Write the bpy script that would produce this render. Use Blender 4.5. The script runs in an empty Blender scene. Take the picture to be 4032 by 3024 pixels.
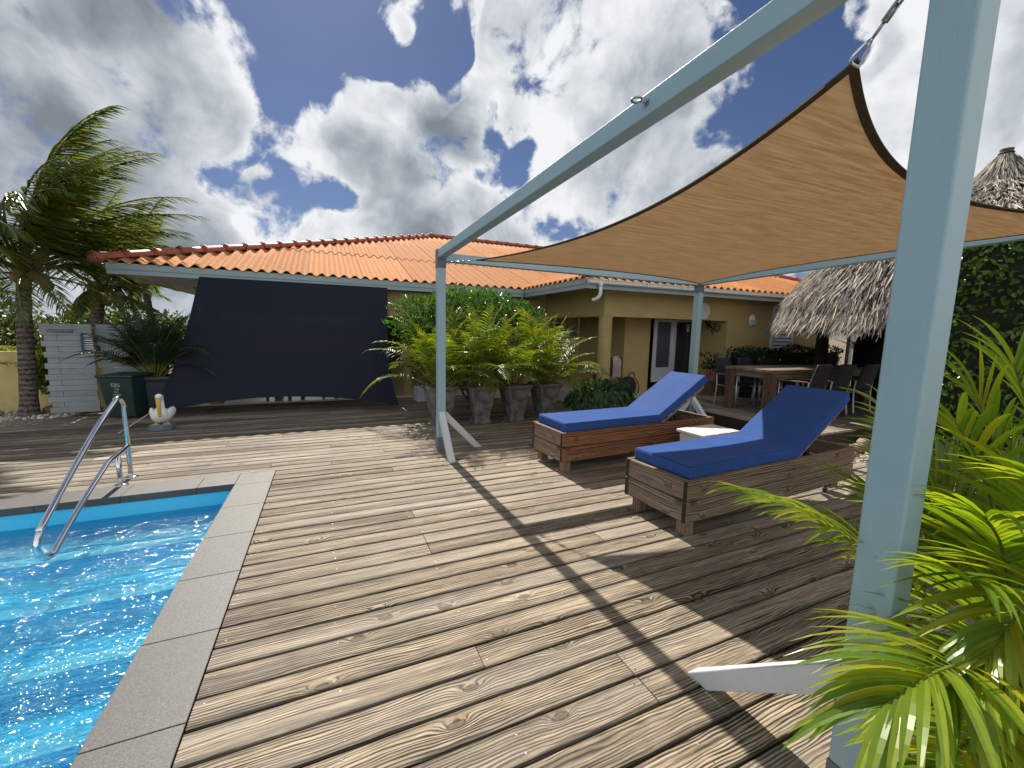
import bpy, bmesh, math, random
from mathutils import Vector, Matrix, noise as mn
random.seed(7)
C = bpy.context.scene.collection
SC = bpy.context.scene
R = math.radians
# ------------------------------------------------------------------ camera
cam_d = bpy.data.cameras.new('camera')
cam = bpy.data.objects.new('camera', cam_d); C.objects.link(cam)
cam_d.sensor_width = 36.0; cam_d.lens = 1633.67/4032*36
cam_d.clip_start = 0.05; cam_d.clip_end = 3000
def cam_matrix(yaw, pit, rol):
    f = Vector((math.sin(yaw)*math.cos(pit), math.cos(yaw)*math.cos(pit), -math.sin(pit)))
    r = Vector((math.cos(yaw), -math.sin(yaw), 0)); u = r.cross(f)
    r2 = r*math.cos(rol)+u*math.sin(rol); u2 = u*math.cos(rol)-r*math.sin(rol)
    m = Matrix(((r2.x, u2.x, -f.x, 0), (r2.y, u2.y, -f.y, 0), (r2.z, u2.z, -f.z, 0), (0, 0, 0, 1)))
    return m
cam.matrix_world = Matrix.Translation((0, 0, 1.5)) @ cam_matrix(R(24.058), R(7.2699), R(1.178))
SC.camera = cam
# ------------------------------------------------------------------ node helper
class NT:
    def __init__(s, tree): s.t = tree; s.n = tree.nodes; s.l = tree.links
    def node(s, kind, **kw):
        n = s.n.new(kind)
        for k, v in kw.items(): setattr(n, k, v)
        return n
    def put(s, sock, v):
        if isinstance(v, bpy.types.NodeSocket): s.l.new(v, sock)
        elif v is not None:
            if isinstance(v, (tuple, list)) and len(v) == 3 and sock.type == 'RGBA': v = (*v, 1)
            sock.default_value = v
    def math(s, op, a, b=None, c=None, clamp=False):
        n = s.node('ShaderNodeMath', operation=op, use_clamp=clamp)
        s.put(n.inputs[0], a)
        if b is not None: s.put(n.inputs[1], b)
        if c is not None: s.put(n.inputs[2], c)
        return n.outputs[0]
    def vmath(s, op, a, b=None, c=None):
        n = s.node('ShaderNodeVectorMath', operation=op)
        s.put(n.inputs[0], a)
        if b is not None: s.put(n.inputs[1], b)
        if c is not None: s.put(n.inputs[2], c)
        return n.outputs['Value'] if op in ('DOT_PRODUCT', 'LENGTH', 'DISTANCE') else n.outputs[0]
    def ramp(s, v, a, b, c=0.0, d=1.0, smooth=False):
        n = s.node('ShaderNodeMapRange', interpolation_type='SMOOTHSTEP' if smooth else 'LINEAR')
        s.put(n.inputs[0], v)
        for i, x in enumerate((a, b, c, d)): s.put(n.inputs[i+1], x)
        return n.outputs[0]
    def mix(s, f, a, b, mode='MIX'):
        n = s.node('ShaderNodeMix', data_type='RGBA', blend_type=mode)
        s.put(n.inputs[0], f); s.put(n.inputs[6], a); s.put(n.inputs[7], b)
        return n.outputs[2]
    def noise(s, vec, scale, detail=4, rough=0.5, dim='3D', out='Fac', dist=0.0):
        n = s.node('ShaderNodeTexNoise', noise_dimensions=dim)
        if vec is not None: s.put(n.inputs['Vector'], vec)
        s.put(n.inputs['Scale'], scale); s.put(n.inputs['Detail'], detail); s.put(n.inputs['Roughness'], rough)
        s.put(n.inputs['Distortion'], dist)
        return n.outputs[out]
    def comb(s, x, y, z):
        n = s.node('ShaderNodeCombineXYZ')
        for i, v in enumerate((x, y, z)): s.put(n.inputs[i], v)
        return n.outputs[0]
    def sep(s, v):
        n = s.node('ShaderNodeSeparateXYZ'); s.put(n.inputs[0], v); return n.outputs
    def curve(s, v, pts):
        n = s.node('ShaderNodeValToRGB'); s.put(n.inputs[0], v)
        e = n.color_ramp.elements
        while len(e) < len(pts): e.new(0.5)
        for el, (p, c) in zip(e, pts): el.position = p; el.color = (*c, 1)
        return n.outputs[0]
    def bump(s, h, strength=0.5, dist=0.01):
        n = s.node('ShaderNodeBump'); s.put(n.inputs['Height'], h)
        n.inputs['Strength'].default_value = strength; n.inputs['Distance'].default_value = dist
        return n.outputs[0]
    def rnd(s): return s.node('ShaderNodeNewGeometry').outputs['Random Per Island']
    def obj(s): return s.node('ShaderNodeTexCoord').outputs['Object']
    def pos(s): return s.node('ShaderNodeNewGeometry').outputs['Position']
# ------------------------------------------------------------------ sun, sky, exposure
SUN = Vector((-0.02, 0.99, 1.0)).normalized()
sun_d = bpy.data.lights.new('sun', 'SUN'); sun_d.energy = 4.6; sun_d.angle = R(0.53); sun_d.color = (1.0, 0.93, 0.82)
sun = bpy.data.objects.new('sun', sun_d); C.objects.link(sun)
sun.rotation_euler = SUN.to_track_quat('Z', 'Y').to_euler()
sun.location = (0, 40, 40)
SC.view_settings.view_transform = 'Standard'; SC.view_settings.look = 'None'
SC.view_settings.exposure = 0.68; SC.view_settings.gamma = 1.0
W = bpy.data.worlds.new('World'); SC.world = W; W.use_nodes = True
W.node_tree.nodes.clear()
n = NT(W.node_tree)
sky = n.node('ShaderNodeTexSky', sky_type='NISHITA', sun_disc=False)
sky.sun_elevation = math.asin(SUN.z); sky.sun_rotation = math.atan2(SUN.x, SUN.y)
sky.air_density = 1.0; sky.dust_density = 0.25; sky.ozone_density = 2.0
CLOUD = [(-0.36, 0.844, 0.398, 0.97812, 1.0),(-0.278, 0.854, 0.44, 0.98448, 1.0),(-0.339, 0.888, 0.31, 0.96652, 1.0),(-0.243, 0.897, 0.369, 0.98225, 1.0),(-0.184, 0.926, 0.329, 0.98731, 1.0),(-0.283, 0.934, 0.217, 0.97221, 1.0),(-0.191, 0.957, 0.22, 0.98767, 1.0),(-0.114, 0.975, 0.192, 0.98968, 1.0),(-0.069, 0.988, 0.136, 0.99236, 1.0),(-0.397, 0.9, 0.178, 0.96746, 1.0),(-0.354, 0.932, 0.074, 0.95971, 1.0),(-0.441, 0.846, 0.299, 0.96802, 1.0),(-0.187, 0.867, 0.462, 0.99526, 1.0),(-0.067, 0.915, 0.399, 0.99762, 1.0),(-0.021, 0.91, 0.415, 0.9955, 1.0),(0.026, 0.898, 0.44, 0.99544, 1.0),(0.041, 0.921, 0.388, 0.98584, 1.0),(0.091, 0.898, 0.43, 0.9903, 1.0),(0.066, 0.941, 0.332, 0.98657, 1.0),(0.162, 0.903, 0.397, 0.98192, 1.0),(0.221, 0.878, 0.425, 0.99119, 1.0),(0.265, 0.895, 0.36, 0.9878, 1.0),(0.157, 0.94, 0.301, 0.98491, 1.0),(0.03, 0.965, 0.262, 0.99392, 1.0),(0.038, 0.981, 0.192, 0.99341, 1.0),(0.243, 0.925, 0.291, 0.99117, 1.0),(0.288, 0.932, 0.22, 0.98799, 1.0),(0.166, 0.823, 0.544, 0.99481, 1.0),(0.215, 0.819, 0.532, 0.99315, 1.0),(0.308, 0.777, 0.549, 0.98659, 1.0),(0.407, 0.745, 0.528, 0.98171, 1.0),(0.507, 0.694, 0.511, 0.97484, 1.0),(0.579, 0.631, 0.517, 0.98009, 1.0),(0.343, 0.812, 0.473, 0.9901, 1.0),(0.45, 0.762, 0.466, 0.98635, 1.0),(0.547, 0.724, 0.42, 0.98141, 1.0),(0.381, 0.825, 0.418, 0.99267, 1.0),(0.493, 0.787, 0.371, 0.98854, 1.0),(0.607, 0.707, 0.363, 0.98555, 1.0),(0.361, 0.893, 0.27, 0.99074, 1.0),(0.456, 0.853, 0.253, 0.98348, 1.0),(0.545, 0.788, 0.287, 0.98247, 1.0),(0.629, 0.725, 0.282, 0.98852, 1.0),(0.672, 0.65, 0.355, 0.99058, 1.0),(0.684, 0.602, 0.412, 0.99335, 1.0),(0.681, 0.675, 0.285, 0.99295, 1.0),(0.672, 0.562, 0.482, 0.9955, 0.45),(0.773, 0.498, 0.394, 0.99464, 0.6),(0.763, 0.463, 0.452, 0.9963, 0.5),(0.754, 0.563, 0.338, 0.99339, 0.7),(0.849, 0.425, 0.314, 0.98789, 0.85),(0.786, 0.423, 0.45, 0.99589, 0.5),(0.87, 0.3, 0.392, 0.99327, 1.0),(0.918, 0.291, 0.271, 0.9945, 0.8),(0.848, 0.295, 0.44, 0.99599, 0.9),(0.884, 0.401, 0.239, 0.98949, 0.8),(0.924, 0.216, 0.317, 0.97921, 0.9),(-0.563, 0.82, 0.102, 0.95744, 0.9),(0.406, 0.612, 0.679, 0.96134, 0.8),(-0.204, 0.774, 0.6, 0.95455, 0.8),(0.633, 0.414, 0.654, 0.96482, 0.7),(-0.643, 0.748, 0.164, 0.96244, 0.8),(0.981, 0.012, 0.194, 0.96685, 0.8)]
HOLE = [(-0.062, 0.943, 0.327, 0.99487, 0.68),(-0.045, 0.96, 0.276, 0.9959, 0.51),(-0.069, 0.922, 0.382, 0.99536, 0.59),(0.195, 0.843, 0.501, 0.99758, 0.34),(0.731, 0.496, 0.469, 0.99762, 0.51),(-0.031, 0.866, 0.499, 0.9807, 1.02),(-0.088, 0.876, 0.474, 0.99373, 0.77),(0.005, 0.878, 0.478, 0.99281, 0.85),(-0.065, 0.943, 0.326, 0.99746, 0.59),(-0.078, 0.93, 0.36, 0.99851, 0.51),(-0.065, 0.902, 0.428, 0.9969, 0.59),(0.124, 0.847, 0.516, 0.99678, 0.77),(-0.034, 0.965, 0.262, 0.99815, 0.51),(0.173, 0.863, 0.474, 0.99839, 0.42),(0.349, 0.867, 0.356, 0.9966, 0.85),(0.336, 0.888, 0.313, 0.99871, 0.42),(0.269, 0.781, 0.564, 0.99866, 0.59),(0.313, 0.809, 0.497, 0.9991, 0.3),(0.368, 0.841, 0.396, 0.99916, 0.26),(0.397, 0.77, 0.499, 0.99933, 0.34),(0.503, 0.742, 0.443, 0.99827, 0.42),(0.658, 0.685, 0.312, 0.99761, 0.42),(0.71, 0.493, 0.503, 0.996, 0.77),(0.676, 0.533, 0.51, 0.99831, 0.51),(0.733, 0.524, 0.434, 0.99881, 0.34),(0.911, 0.308, 0.275, 0.99881, 0.59),(0.112, 0.97, 0.217, 0.9977, 0.34),(0.718, 0.554, 0.422, 0.99799, 0.51),(0.918, 0.324, 0.229, 0.99917, 0.34)]
GREY = [(-0.31, 0.854, 0.418, 0.98764, 0.41),(-0.251, 0.877, 0.41, 0.99072, 0.22),(-0.361, 0.872, 0.33, 0.98741, 0.15),(-0.174, 0.952, 0.254, 0.99022, 0.22),(-0.111, 0.968, 0.226, 0.9909, 0.19),(0.111, 0.946, 0.305, 0.98631, 0.34),(0.254, 0.908, 0.334, 0.99099, 0.38),(0.18, 0.902, 0.392, 0.99562, 0.08),(0.533, 0.698, 0.479, 0.96742, 0.15),(0.611, 0.608, 0.506, 0.98408, 0.14),(0.058, 0.925, 0.376, 0.99596, 0.08),(0.627, 0.723, 0.29, 0.98454, 0.17),(0.271, 0.883, 0.384, 0.99536, 0.22),(-0.417, 0.904, 0.094, 0.98625, 0.08),(-0.161, 0.974, 0.161, 0.98899, 0.11),(0.856, 0.307, 0.416, 0.99593, 0.11)]

dirv = n.node('ShaderNodeTexCoord').outputs['Generated']
dirv = n.vmath('NORMALIZE', dirv)
w1 = n.noise(dirv, 5.0, 2, 0.5, out='Color')
wv = n.vmath('SUBTRACT', w1, (0.5, 0.5, 0.5))
wd = n.vmath('MULTIPLY_ADD', wv, (0.05, 0.05, 0.05), dirv)
wn = n.vmath('MULTIPLY_ADD', wv, (0.10, 0.10, 0.10), dirv)
def field(lst):
    acc = None
    for (x, y, z, cr, w) in lst:
        d = n.vmath('DOT_PRODUCT', wd, (x, y, z))
        v = n.ramp(d, cr, 1.0, 0.0, w)
        acc = v if acc is None else n.math('ADD', acc, v)
    return acc
CLOUD += [(0.0, -0.9, 0.435, 0.25, 1.3), (-0.9, -0.3, 0.31, 0.6, 0.9), (0.9, -0.3, 0.31, 0.6, 0.9)]  # unseen clouds behind the camera, added as fill for the shaded areas
cov = n.math('MINIMUM', n.math('MULTIPLY', field(CLOUD), 0.74), 1.0)
cov = n.math('SUBTRACT', cov, n.math('MULTIPLY', field(HOLE), 0.85))
f1 = n.noise(wn, 6.5, 9, 0.55)
f2 = n.noise(wn, 3.0, 2, 0.5)
f4 = n.noise(wn, 24.0, 6, 0.62)
fb = n.math('ADD', n.math('MULTIPLY', n.math('SUBTRACT', f1, 0.5), 4.2), n.math('MULTIPLY', n.math('SUBTRACT', f4, 0.5), 1.5))
dn = n.math('ADD', cov, fb)
alpha = n.ramp(dn, 0.02, 0.62, 0, 1, True)
# thick parts of a back-lit cloud turn grey, the thin rims stay white
up = n.vmath('ADD', wn, (-0.004, 0.030, 0.035))
f3 = n.noise(up, 6.5, 5, 0.55)
selfsh = n.math('MULTIPLY', n.math('SUBTRACT', f3, f1), 1.5)
tk = n.math('ADD', n.math('MULTIPLY', n.math('SUBTRACT', f2, 0.5), 1.6), n.math('MULTIPLY', n.math('SUBTRACT', f1, 0.5), 1.1))
tk = n.math('ADD', tk, n.math('MULTIPLY', cov, 0.50))
thick = n.ramp(tk, 0.08, 0.95, 0, 0.55, True)
grey = n.math('ADD', thick, n.math('MAXIMUM', field(GREY), 0.0))
grey = n.math('ADD', grey, n.math('MULTIPLY', n.math('SUBTRACT', f2, 0.5), 0.3))
f5 = n.noise(n.vmath('ADD', wn, (-0.002, 0.012, 0.014)), 24.0, 4, 0.62)
grey = n.math('ADD', grey, n.math('MULTIPLY', n.math('SUBTRACT', f5, f4), 0.35))
grey = n.math('ADD', grey, selfsh, clamp=True)
ccol = n.curve(grey, [(0.0, (0.90, 0.92, 0.94)), (0.30, (0.64, 0.68, 0.72)), (0.65, (0.38, 0.42, 0.47)), (1.0, (0.22, 0.25, 0.29))])
# clouds on the far side from the sun, behind the camera, brightened as fill light
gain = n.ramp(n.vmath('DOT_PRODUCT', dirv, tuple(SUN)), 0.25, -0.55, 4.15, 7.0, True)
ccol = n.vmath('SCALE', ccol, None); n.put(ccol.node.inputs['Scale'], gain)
skyc = n.mix(1.0, sky.outputs[0], (0.185, 0.195, 0.240), 'MULTIPLY')
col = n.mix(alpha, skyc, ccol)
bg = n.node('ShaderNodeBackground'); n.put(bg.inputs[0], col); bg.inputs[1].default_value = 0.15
out = n.node('ShaderNodeOutputWorld'); n.l.new(bg.outputs[0], out.inputs[0])
SC.cycles.max_bounces = 8; SC.cycles.transparent_max_bounces = 24; SC.cycles.sample_clamp_indirect = 8
SC.cycles.use_denoising = True
# ------------------------------------------------------------------ materials
MATS = {}
def mat(name, f):
    m = bpy.data.materials.new(name); m.use_nodes = True
    m.node_tree.nodes.clear(); k = NT(m.node_tree)
    o = k.node('ShaderNodeOutputMaterial')
    r = f(k)
    k.l.new(r, o.inputs[0]); MATS[name] = m; return m
def pbsdf(k, col, rough=0.6, metal=0.0, normal=None, spec=0.5, **kw):
    b = k.node('ShaderNodeBsdfPrincipled')
    k.put(b.inputs['Base Color'], col); k.put(b.inputs['Roughness'], rough); k.put(b.inputs['Metallic'], metal)
    k.put(b.inputs['Specular IOR Level'], spec)
    if normal is not None: k.put(b.inputs['Normal'], normal)
    for a, v in kw.items(): k.put(b.inputs[a.replace('_', ' ')], v)
    return b.outputs[0]
def wood(name, axis, dark, mid, light, grey, rate=75.0, bumpd=0.004, greyamt=0.6, knots=1.0, stain=0.5, rough=0.75, edge=None, warp=0.085, poolstain=False):
    def f(k):
        o = k.obj(); x, y, z = k.sep(o); r = k.rnd()
        if axis == 'X': u, v = x, k.math('ADD', y, k.math('MULTIPLY', z, 1.0))
        elif axis == 'Y': u, v = y, k.math('ADD', x, k.math('MULTIPLY', z, 1.0))
        else: u, v = z, k.math('ADD', x, y)
        u0 = u
        u = k.math('MULTIPLY_ADD', r, 61.3, u); v = k.math('MULTIPLY_ADD', r, 17.7, v)
        wv = k.noise(k.comb(k.math('MULTIPLY', u, 1.3), k.math('MULTIPLY', v, 5.0), r), 1.0, 3, 0.55)
        vo = k.node('ShaderNodeTexVoronoi', voronoi_dimensions='2D', feature='F1')
        k.put(vo.inputs['Vector'], k.comb(k.math('MULTIPLY', u, 2.6), k.math('MULTIPLY', v, 6.6), 0.0)); vo.inputs['Scale'].default_value = 1.0
        d = vo.outputs['Distance']; cellc = k.sep(vo.outputs['Color'])[0]
        d = k.math('ADD', d, k.math('MULTIPLY', k.math('SUBTRACT', k.noise(k.comb(k.math('MULTIPLY', u, 30), k.math('MULTIPLY', v, 60), 0), 1.0, 2), 0.5), 0.06))
        has = k.math('MULTIPLY', k.math('GREATER_THAN', cellc, 0.66), knots)
        kb = k.math('MULTIPLY', k.math('POWER', 2.718, k.math('MULTIPLY', k.math('MULTIPLY', d, d), -34.0)), has)
        ph = k.math('ADD', v, k.math('MULTIPLY', k.math('SUBTRACT', wv, 0.5), warp))
        ph = k.math('MULTIPLY_ADD', kb, 0.042, ph)
        fine = k.noise(k.comb(k.math('MULTIPLY', u, 2.6), k.math('MULTIPLY', ph, 105.0), r), 1.0, 4, 0.62)
        speck = k.noise(k.comb(k.math('MULTIPLY', u, 14.0), k.math('MULTIPLY', ph, 160.0), r), 1.0, 3, 0.6)
        phr = k.math('MULTIPLY_ADD', k.math('SUBTRACT', k.noise(k.comb(k.math('MULTIPLY', u, 1.5), k.math('MULTIPLY', ph, 26.0), 5.0), 1.0, 3, 0.6), 0.5), 0.030, ph)
        sn = k.math('SINE', k.math('MULTIPLY', phr, rate*6.283))
        sn = k.math('POWER', k.math('MULTIPLY_ADD', sn, 0.5, 0.5), 2.2)
        amp = k.noise(k.comb(k.math('MULTIPLY', u, 0.9), k.math('MULTIPLY', v, 11.0), 3.3), 1.0, 3, 0.55)
        g = k.math('ADD', k.math('MULTIPLY', sn, k.ramp(amp, 0.32, 0.68, 0.05, 0.62)), k.math('MULTIPLY', fine, 0.72))
        g = k.math('ADD', g, k.math('MULTIPLY', k.math('SUBTRACT', speck, 0.5), 0.30))
        c = k.curve(g, [(0.20, light), (0.44, mid), (0.68, dark)])
        gm = k.noise(k.comb(k.math('MULTIPLY', u, 0.8), k.math('MULTIPLY', v, 7.0), 8.1), 1.0, 5, 0.65)
        gm = k.ramp(k.math('ADD', gm, k.math('MULTIPLY', k.math('SUBTRACT', r, 0.5), 0.50)), 0.38, 0.64, 0, greyamt)
        c = k.mix(gm, c, k.mix(0.75, c, grey))
        st = k.noise(k.comb(k.math('MULTIPLY', u, 0.6), k.math('MULTIPLY', v, 9.0), 1.7), 1.0, 6, 0.70)
        if poolstain: st = k.math('ADD', st, k.ramp(u0, -0.55, 1.0, 0.10, 0.0))
        st = k.ramp(st, 0.50, 0.70, 0, stain)
        c = k.mix(st, c, k.mix(0.72, c, (dark[0]*0.5, dark[1]*0.5, dark[2]*0.5)))
        if edge:
            fr = k.math('FRACT', k.math('DIVIDE', k.math('ADD', y if axis == 'X' else x, edge[1]), edge[0]))
            de = k.math('MINIMUM', fr, k.math('SUBTRACT', edge[2], fr))
            de = k.math('ADD', de, k.math('MULTIPLY', k.math('SUBTRACT', k.noise(k.comb(k.math('MULTIPLY', u, 3.0), k.math('MULTIPLY', v, 10.0), 0.4), 1.0, 5, 0.7), 0.5), 0.42))
            c = k.mix(k.ramp(de, -0.02, 0.13, 0.62, 0.0), c, k.mix(0.8, c, (dark[0]*0.45, dark[1]*0.45, dark[2]*0.45)))
        bv = k.math('MULTIPLY_ADD', r, 0.55, 0.74)
        hv = k.node('ShaderNodeHueSaturation'); k.put(hv.inputs['Value'], bv); k.put(hv.inputs['Color'], c); c = hv.outputs[0]
        kn = k.math('MULTIPLY', k.ramp(d, 0.10, 0.055, 0, 1, True), has, clamp=True)
        c = k.mix(k.math('MULTIPLY', kn, 0.8), c, (mid[0]*0.45, mid[1]*0.41, mid[2]*0.38))
        rim = k.math('MULTIPLY', k.ramp(k.math('ABSOLUTE', k.math('SUBTRACT', d, 0.092)), 0.0, 0.022, 1, 0), has, clamp=True)
        c = k.mix(k.math('MULTIPLY', rim, 0.75), c, (dark[0]*0.35, dark[1]*0.35, dark[2]*0.35))
        nb = k.bump(g, 0.8, -bumpd)
        return pbsdf(k, c, rough, normal=nb, spec=0.3)
    return mat(name, f)
DECK = wood('weathered_deck_wood', 'X', (0.030, 0.024, 0.018), (0.265, 0.208, 0.145), (0.62, 0.51, 0.365), (0.23, 0.205, 0.178), greyamt=0.7, stain=0.85, edge=(0.1479, 0.6383, 0.906), poolstain=True)
DECKY = wood('raised_deck_wood', 'Y', (0.095, 0.070, 0.050), (0.26, 0.205, 0.15), (0.44, 0.36, 0.27), (0.25, 0.22, 0.19))
LWX = wood('lounger_wood_long', 'X', (0.075, 0.048, 0.030), (0.25, 0.17, 0.11), (0.37, 0.275, 0.19), (0.25, 0.215, 0.175), rate=50, warp=0.065, greyamt=0.5, stain=0.35, bumpd=0.002)
LWY = wood('lounger_wood_cross', 'Y', (0.075, 0.052, 0.035), (0.26, 0.19, 0.135), (0.37, 0.285, 0.20), (0.27, 0.235, 0.195), rate=50, warp=0.065, greyamt=0.7, stain=0.35, bumpd=0.002)
LWZ = wood('lounger_wood_upright', 'Z', (0.12, 0.075, 0.045), (0.27, 0.18, 0.11), (0.38, 0.27, 0.17), (0.27, 0.22, 0.17), rate=50, warp=0.065, greyamt=0.5, knots=0.0, bumpd=0.002)
LRX = wood('red_lounger_wood_long', 'X', (0.09, 0.036, 0.016), (0.27, 0.125, 0.060), (0.38, 0.20, 0.105), (0.26, 0.18, 0.12), rate=42, warp=0.065, greyamt=0.3, stain=0.3, bumpd=0.002)
TBX = wood('table_wood_long', 'X', (0.07, 0.045, 0.032), (0.19, 0.125, 0.088), (0.33, 0.245, 0.175), (0.24, 0.20, 0.165), rate=26, warp=0.10, greyamt=0.6, bumpd=0.002)
TBZ = wood('table_wood_upright', 'Z', (0.06, 0.034, 0.022), (0.15, 0.085, 0.055), (0.23, 0.145, 0.10), (0.17, 0.13, 0.10), rate=26, warp=0.10, greyamt=0.4, knots=0.3, bumpd=0.002)
DKZ = wood('dark_post_wood', 'Z', (0.02, 0.014, 0.010), (0.055, 0.036, 0.024), (0.09, 0.06, 0.042), (0.07, 0.055, 0.045), rate=24, greyamt=0.4, knots=0.4, bumpd=0.003)
def paint(name, col, rough=0.45, var=0.06, bump=0.25, scale=60, dirt=0.0, spec=0.5, stretch=None):
    def f(k):
        o = k.obj()
        if stretch: o = k.vmath('MULTIPLY', o, stretch)
        a = k.noise(o, scale, 4, 0.6); b = k.noise(o, 2.3, 5, 0.6)
        c = k.mix(k.ramp(b, 0.35, 0.65, 0, 1), tuple(v*(1-var) for v in col), tuple(min(1, v*(1+var)) for v in col))
        if dirt:
            dn_ = k.ramp(k.noise(k.obj(), 5.0, 7, 0.7), 0.52, 0.72, 0, dirt)
            c = k.mix(dn_, c, (col[0]*0.45, col[1]*0.42, col[2]*0.38))
        return pbsdf(k, c, rough, normal=k.bump(a, bump, 0.002), spec=spec)
    return mat(name, f)
FRAME = paint('pale_blue_frame_paint', (0.29, 0.42, 0.46), 0.35, 0.03, 0.55, 190, 0.10, stretch=(1, 1, 0.25))
WHITE = paint('white_frame_paint', (0.58, 0.61, 0.63), 0.4, 0.03, 0.35, 120, 0.15)
SHOE = paint('grey_post_shoe', (0.13, 0.15, 0.17), 0.5, 0.1, 0.3, 90, 0.2)
FASCIA = paint('grey_green_fascia_paint', (0.26, 0.33, 0.335), 0.45, 0.04, 0.2, 70, 0.12)
SOFFIT = paint('soffit_paint', (0.60, 0.61, 0.60), 0.6, 0.05, 0.2, 60, 0.1)
GUTTER = paint('white_gutter_plastic', (0.66, 0.66, 0.64), 0.35, 0.03, 0.05, 40, 0.15)
WALL = paint('yellow_stucco', (0.43, 0.325, 0.145), 0.85, 0.07, 0.6, 150, 0.10, 0.2)
GWALL = paint('garden_wall_stucco', (0.62, 0.50, 0.22), 0.85, 0.12, 0.6, 120, 0.35, 0.2)
PLANKW = paint('whitewashed_plank', (0.31, 0.33, 0.335), 0.7, 0.14, 0.5, 40, 0.25, 0.2, stretch=(0.3, 1, 2))
BLUEP = paint('dark_blue_paint', (0.035, 0.065, 0.14), 0.45, 0.1, 0.3, 60, 0.2)
DSHADE = paint('interior_shade_black', (0.012, 0.013, 0.016), 0.8, 0.2, 0.0, 10)  # near-black colour standing in for the shade of unlit spaces
BLACKC = paint('black_cover_cloth', (0.008, 0.008, 0.010), 0.8, 0.2, 0.5, 30)
TILEF = paint('pale_floor_tile', (0.55, 0.52, 0.46), 0.25, 0.05, 0.05, 20, 0.1)
BIN = paint('dark_green_plastic', (0.010, 0.035, 0.028), 0.45, 0.15, 0.2, 60, 0.1)
BINW = paint('pale_print', (0.42, 0.45, 0.44), 0.6, 0.1, 0.0, 30)
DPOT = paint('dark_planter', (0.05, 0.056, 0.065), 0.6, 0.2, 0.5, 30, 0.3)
RUBBER = paint('black_rubber', (0.02, 0.02, 0.02), 0.6, 0.1, 0.1, 40)
BOXP = paint('white_box_plastic', (0.66, 0.66, 0.65), 0.4, 0.03, 0.1, 60, 0.1)
PELW = paint('white_figure_paint', (0.80, 0.80, 0.78), 0.45, 0.04, 0.3, 50, 0.18)
PELY = paint('yellow_figure_paint', (0.62, 0.36, 0.05), 0.45, 0.08, 0.2, 40, 0.1)
PELB = paint('slate_blue_figure_base', (0.10, 0.14, 0.21), 0.6, 0.1, 0.3, 40, 0.15)
LAMPW = paint('lamp_white', (0.78, 0.78, 0.76), 0.35, 0.02, 0.0, 40)
IRON = paint('dark_iron', (0.015, 0.014, 0.014), 0.5, 0.1, 0.2, 40)
TOWEL = paint('striped_towel_cloth', (0.50, 0.40, 0.36), 0.95, 0.25, 0.6, 90, 0.0, 0.1)
BAG = paint('dark_bag_cloth', (0.016, 0.017, 0.022), 0.8, 0.2, 0.5, 80)
TERRA = paint('terracotta', (0.30, 0.14, 0.09), 0.8, 0.12, 0.3, 40, 0.2)
COCO = paint('dry_coconut_husk', (0.20, 0.12, 0.06), 0.8, 0.3, 0.6, 30, 0.3)
ROPE = paint('pale_strap', (0.45, 0.42, 0.36), 0.8, 0.2, 0.5, 120)
CORD = paint('black_cord', (0.02, 0.02, 0.02), 0.7, 0.1, 0.0, 40)
STONEP = mat('grey_cast_stone', lambda k: pbsdf(k, k.curve(k.noise(k.obj(), 7.0, 8, 0.65), [(0.30, (0.055, 0.053, 0.05)), (0.5, (0.15, 0.145, 0.135)), (0.7, (0.25, 0.24, 0.225))]), 0.9, normal=k.bump(k.noise(k.obj(), 45, 5, 0.6), 0.5, 0.006), spec=0.2))
def granite(k):
    o = k.obj(); r = k.rnd()
    a = k.noise(o, 420, 2, 0.5); b = k.noise(o, 170, 3, 0.6); c = k.noise(o, 3.0, 4, 0.6)
    g = k.math('ADD', k.math('MULTIPLY', a, 0.5), k.math('MULTIPLY', b, 0.5))
    col = k.curve(g, [(0.36, (0.030, 0.030, 0.030)), (0.5, (0.070, 0.069, 0.068)), (0.65, (0.150, 0.148, 0.145))])
    col = k.mix(k.ramp(c, 0.3, 0.7, 0, 0.35), col, k.mix(1.0, col, (0.72, 0.70, 0.68), 'MULTIPLY'))
    hv = k.node('ShaderNodeHueSaturation'); k.put(hv.inputs['Value'], k.math('MULTIPLY_ADD', r, 0.22, 0.95)); k.put(hv.inputs['Color'], col)
    return pbsdf(k, hv.outputs[0], 0.55, normal=k.bump(a, 0.25, 0.001), spec=0.4)
GRANITE = mat('speckled_grey_granite', granite)
def steel(k):
    return pbsdf(k, (0.72, 0.73, 0.74), 0.10, 1.0, normal=k.bump(k.noise(k.obj(), 120, 2, 0.5), 0.02, 0.001))
STEEL = mat('polished_steel', steel)
SCREW = mat('dull_screw_head', lambda k: pbsdf(k, k.curve(k.rnd(), [(0.0, (0.03, 0.028, 0.026)), (0.6, (0.16, 0.15, 0.14)), (1.0, (0.55, 0.54, 0.52))]), 0.5, 0.6))
GALV = mat('galvanised_steel', lambda k: pbsdf(k, k.mix(k.noise(k.obj(), 60, 4, 0.6), (0.25, 0.25, 0.25), (0.55, 0.56, 0.57)), 0.32, 1.0))
ALU = mat('brushed_aluminium', lambda k: pbsdf(k, (0.52, 0.52, 0.48), 0.42, 0.85, normal=k.bump(k.noise(k.obj(), 90, 3, 0.5), 0.1, 0.001)))
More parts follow.
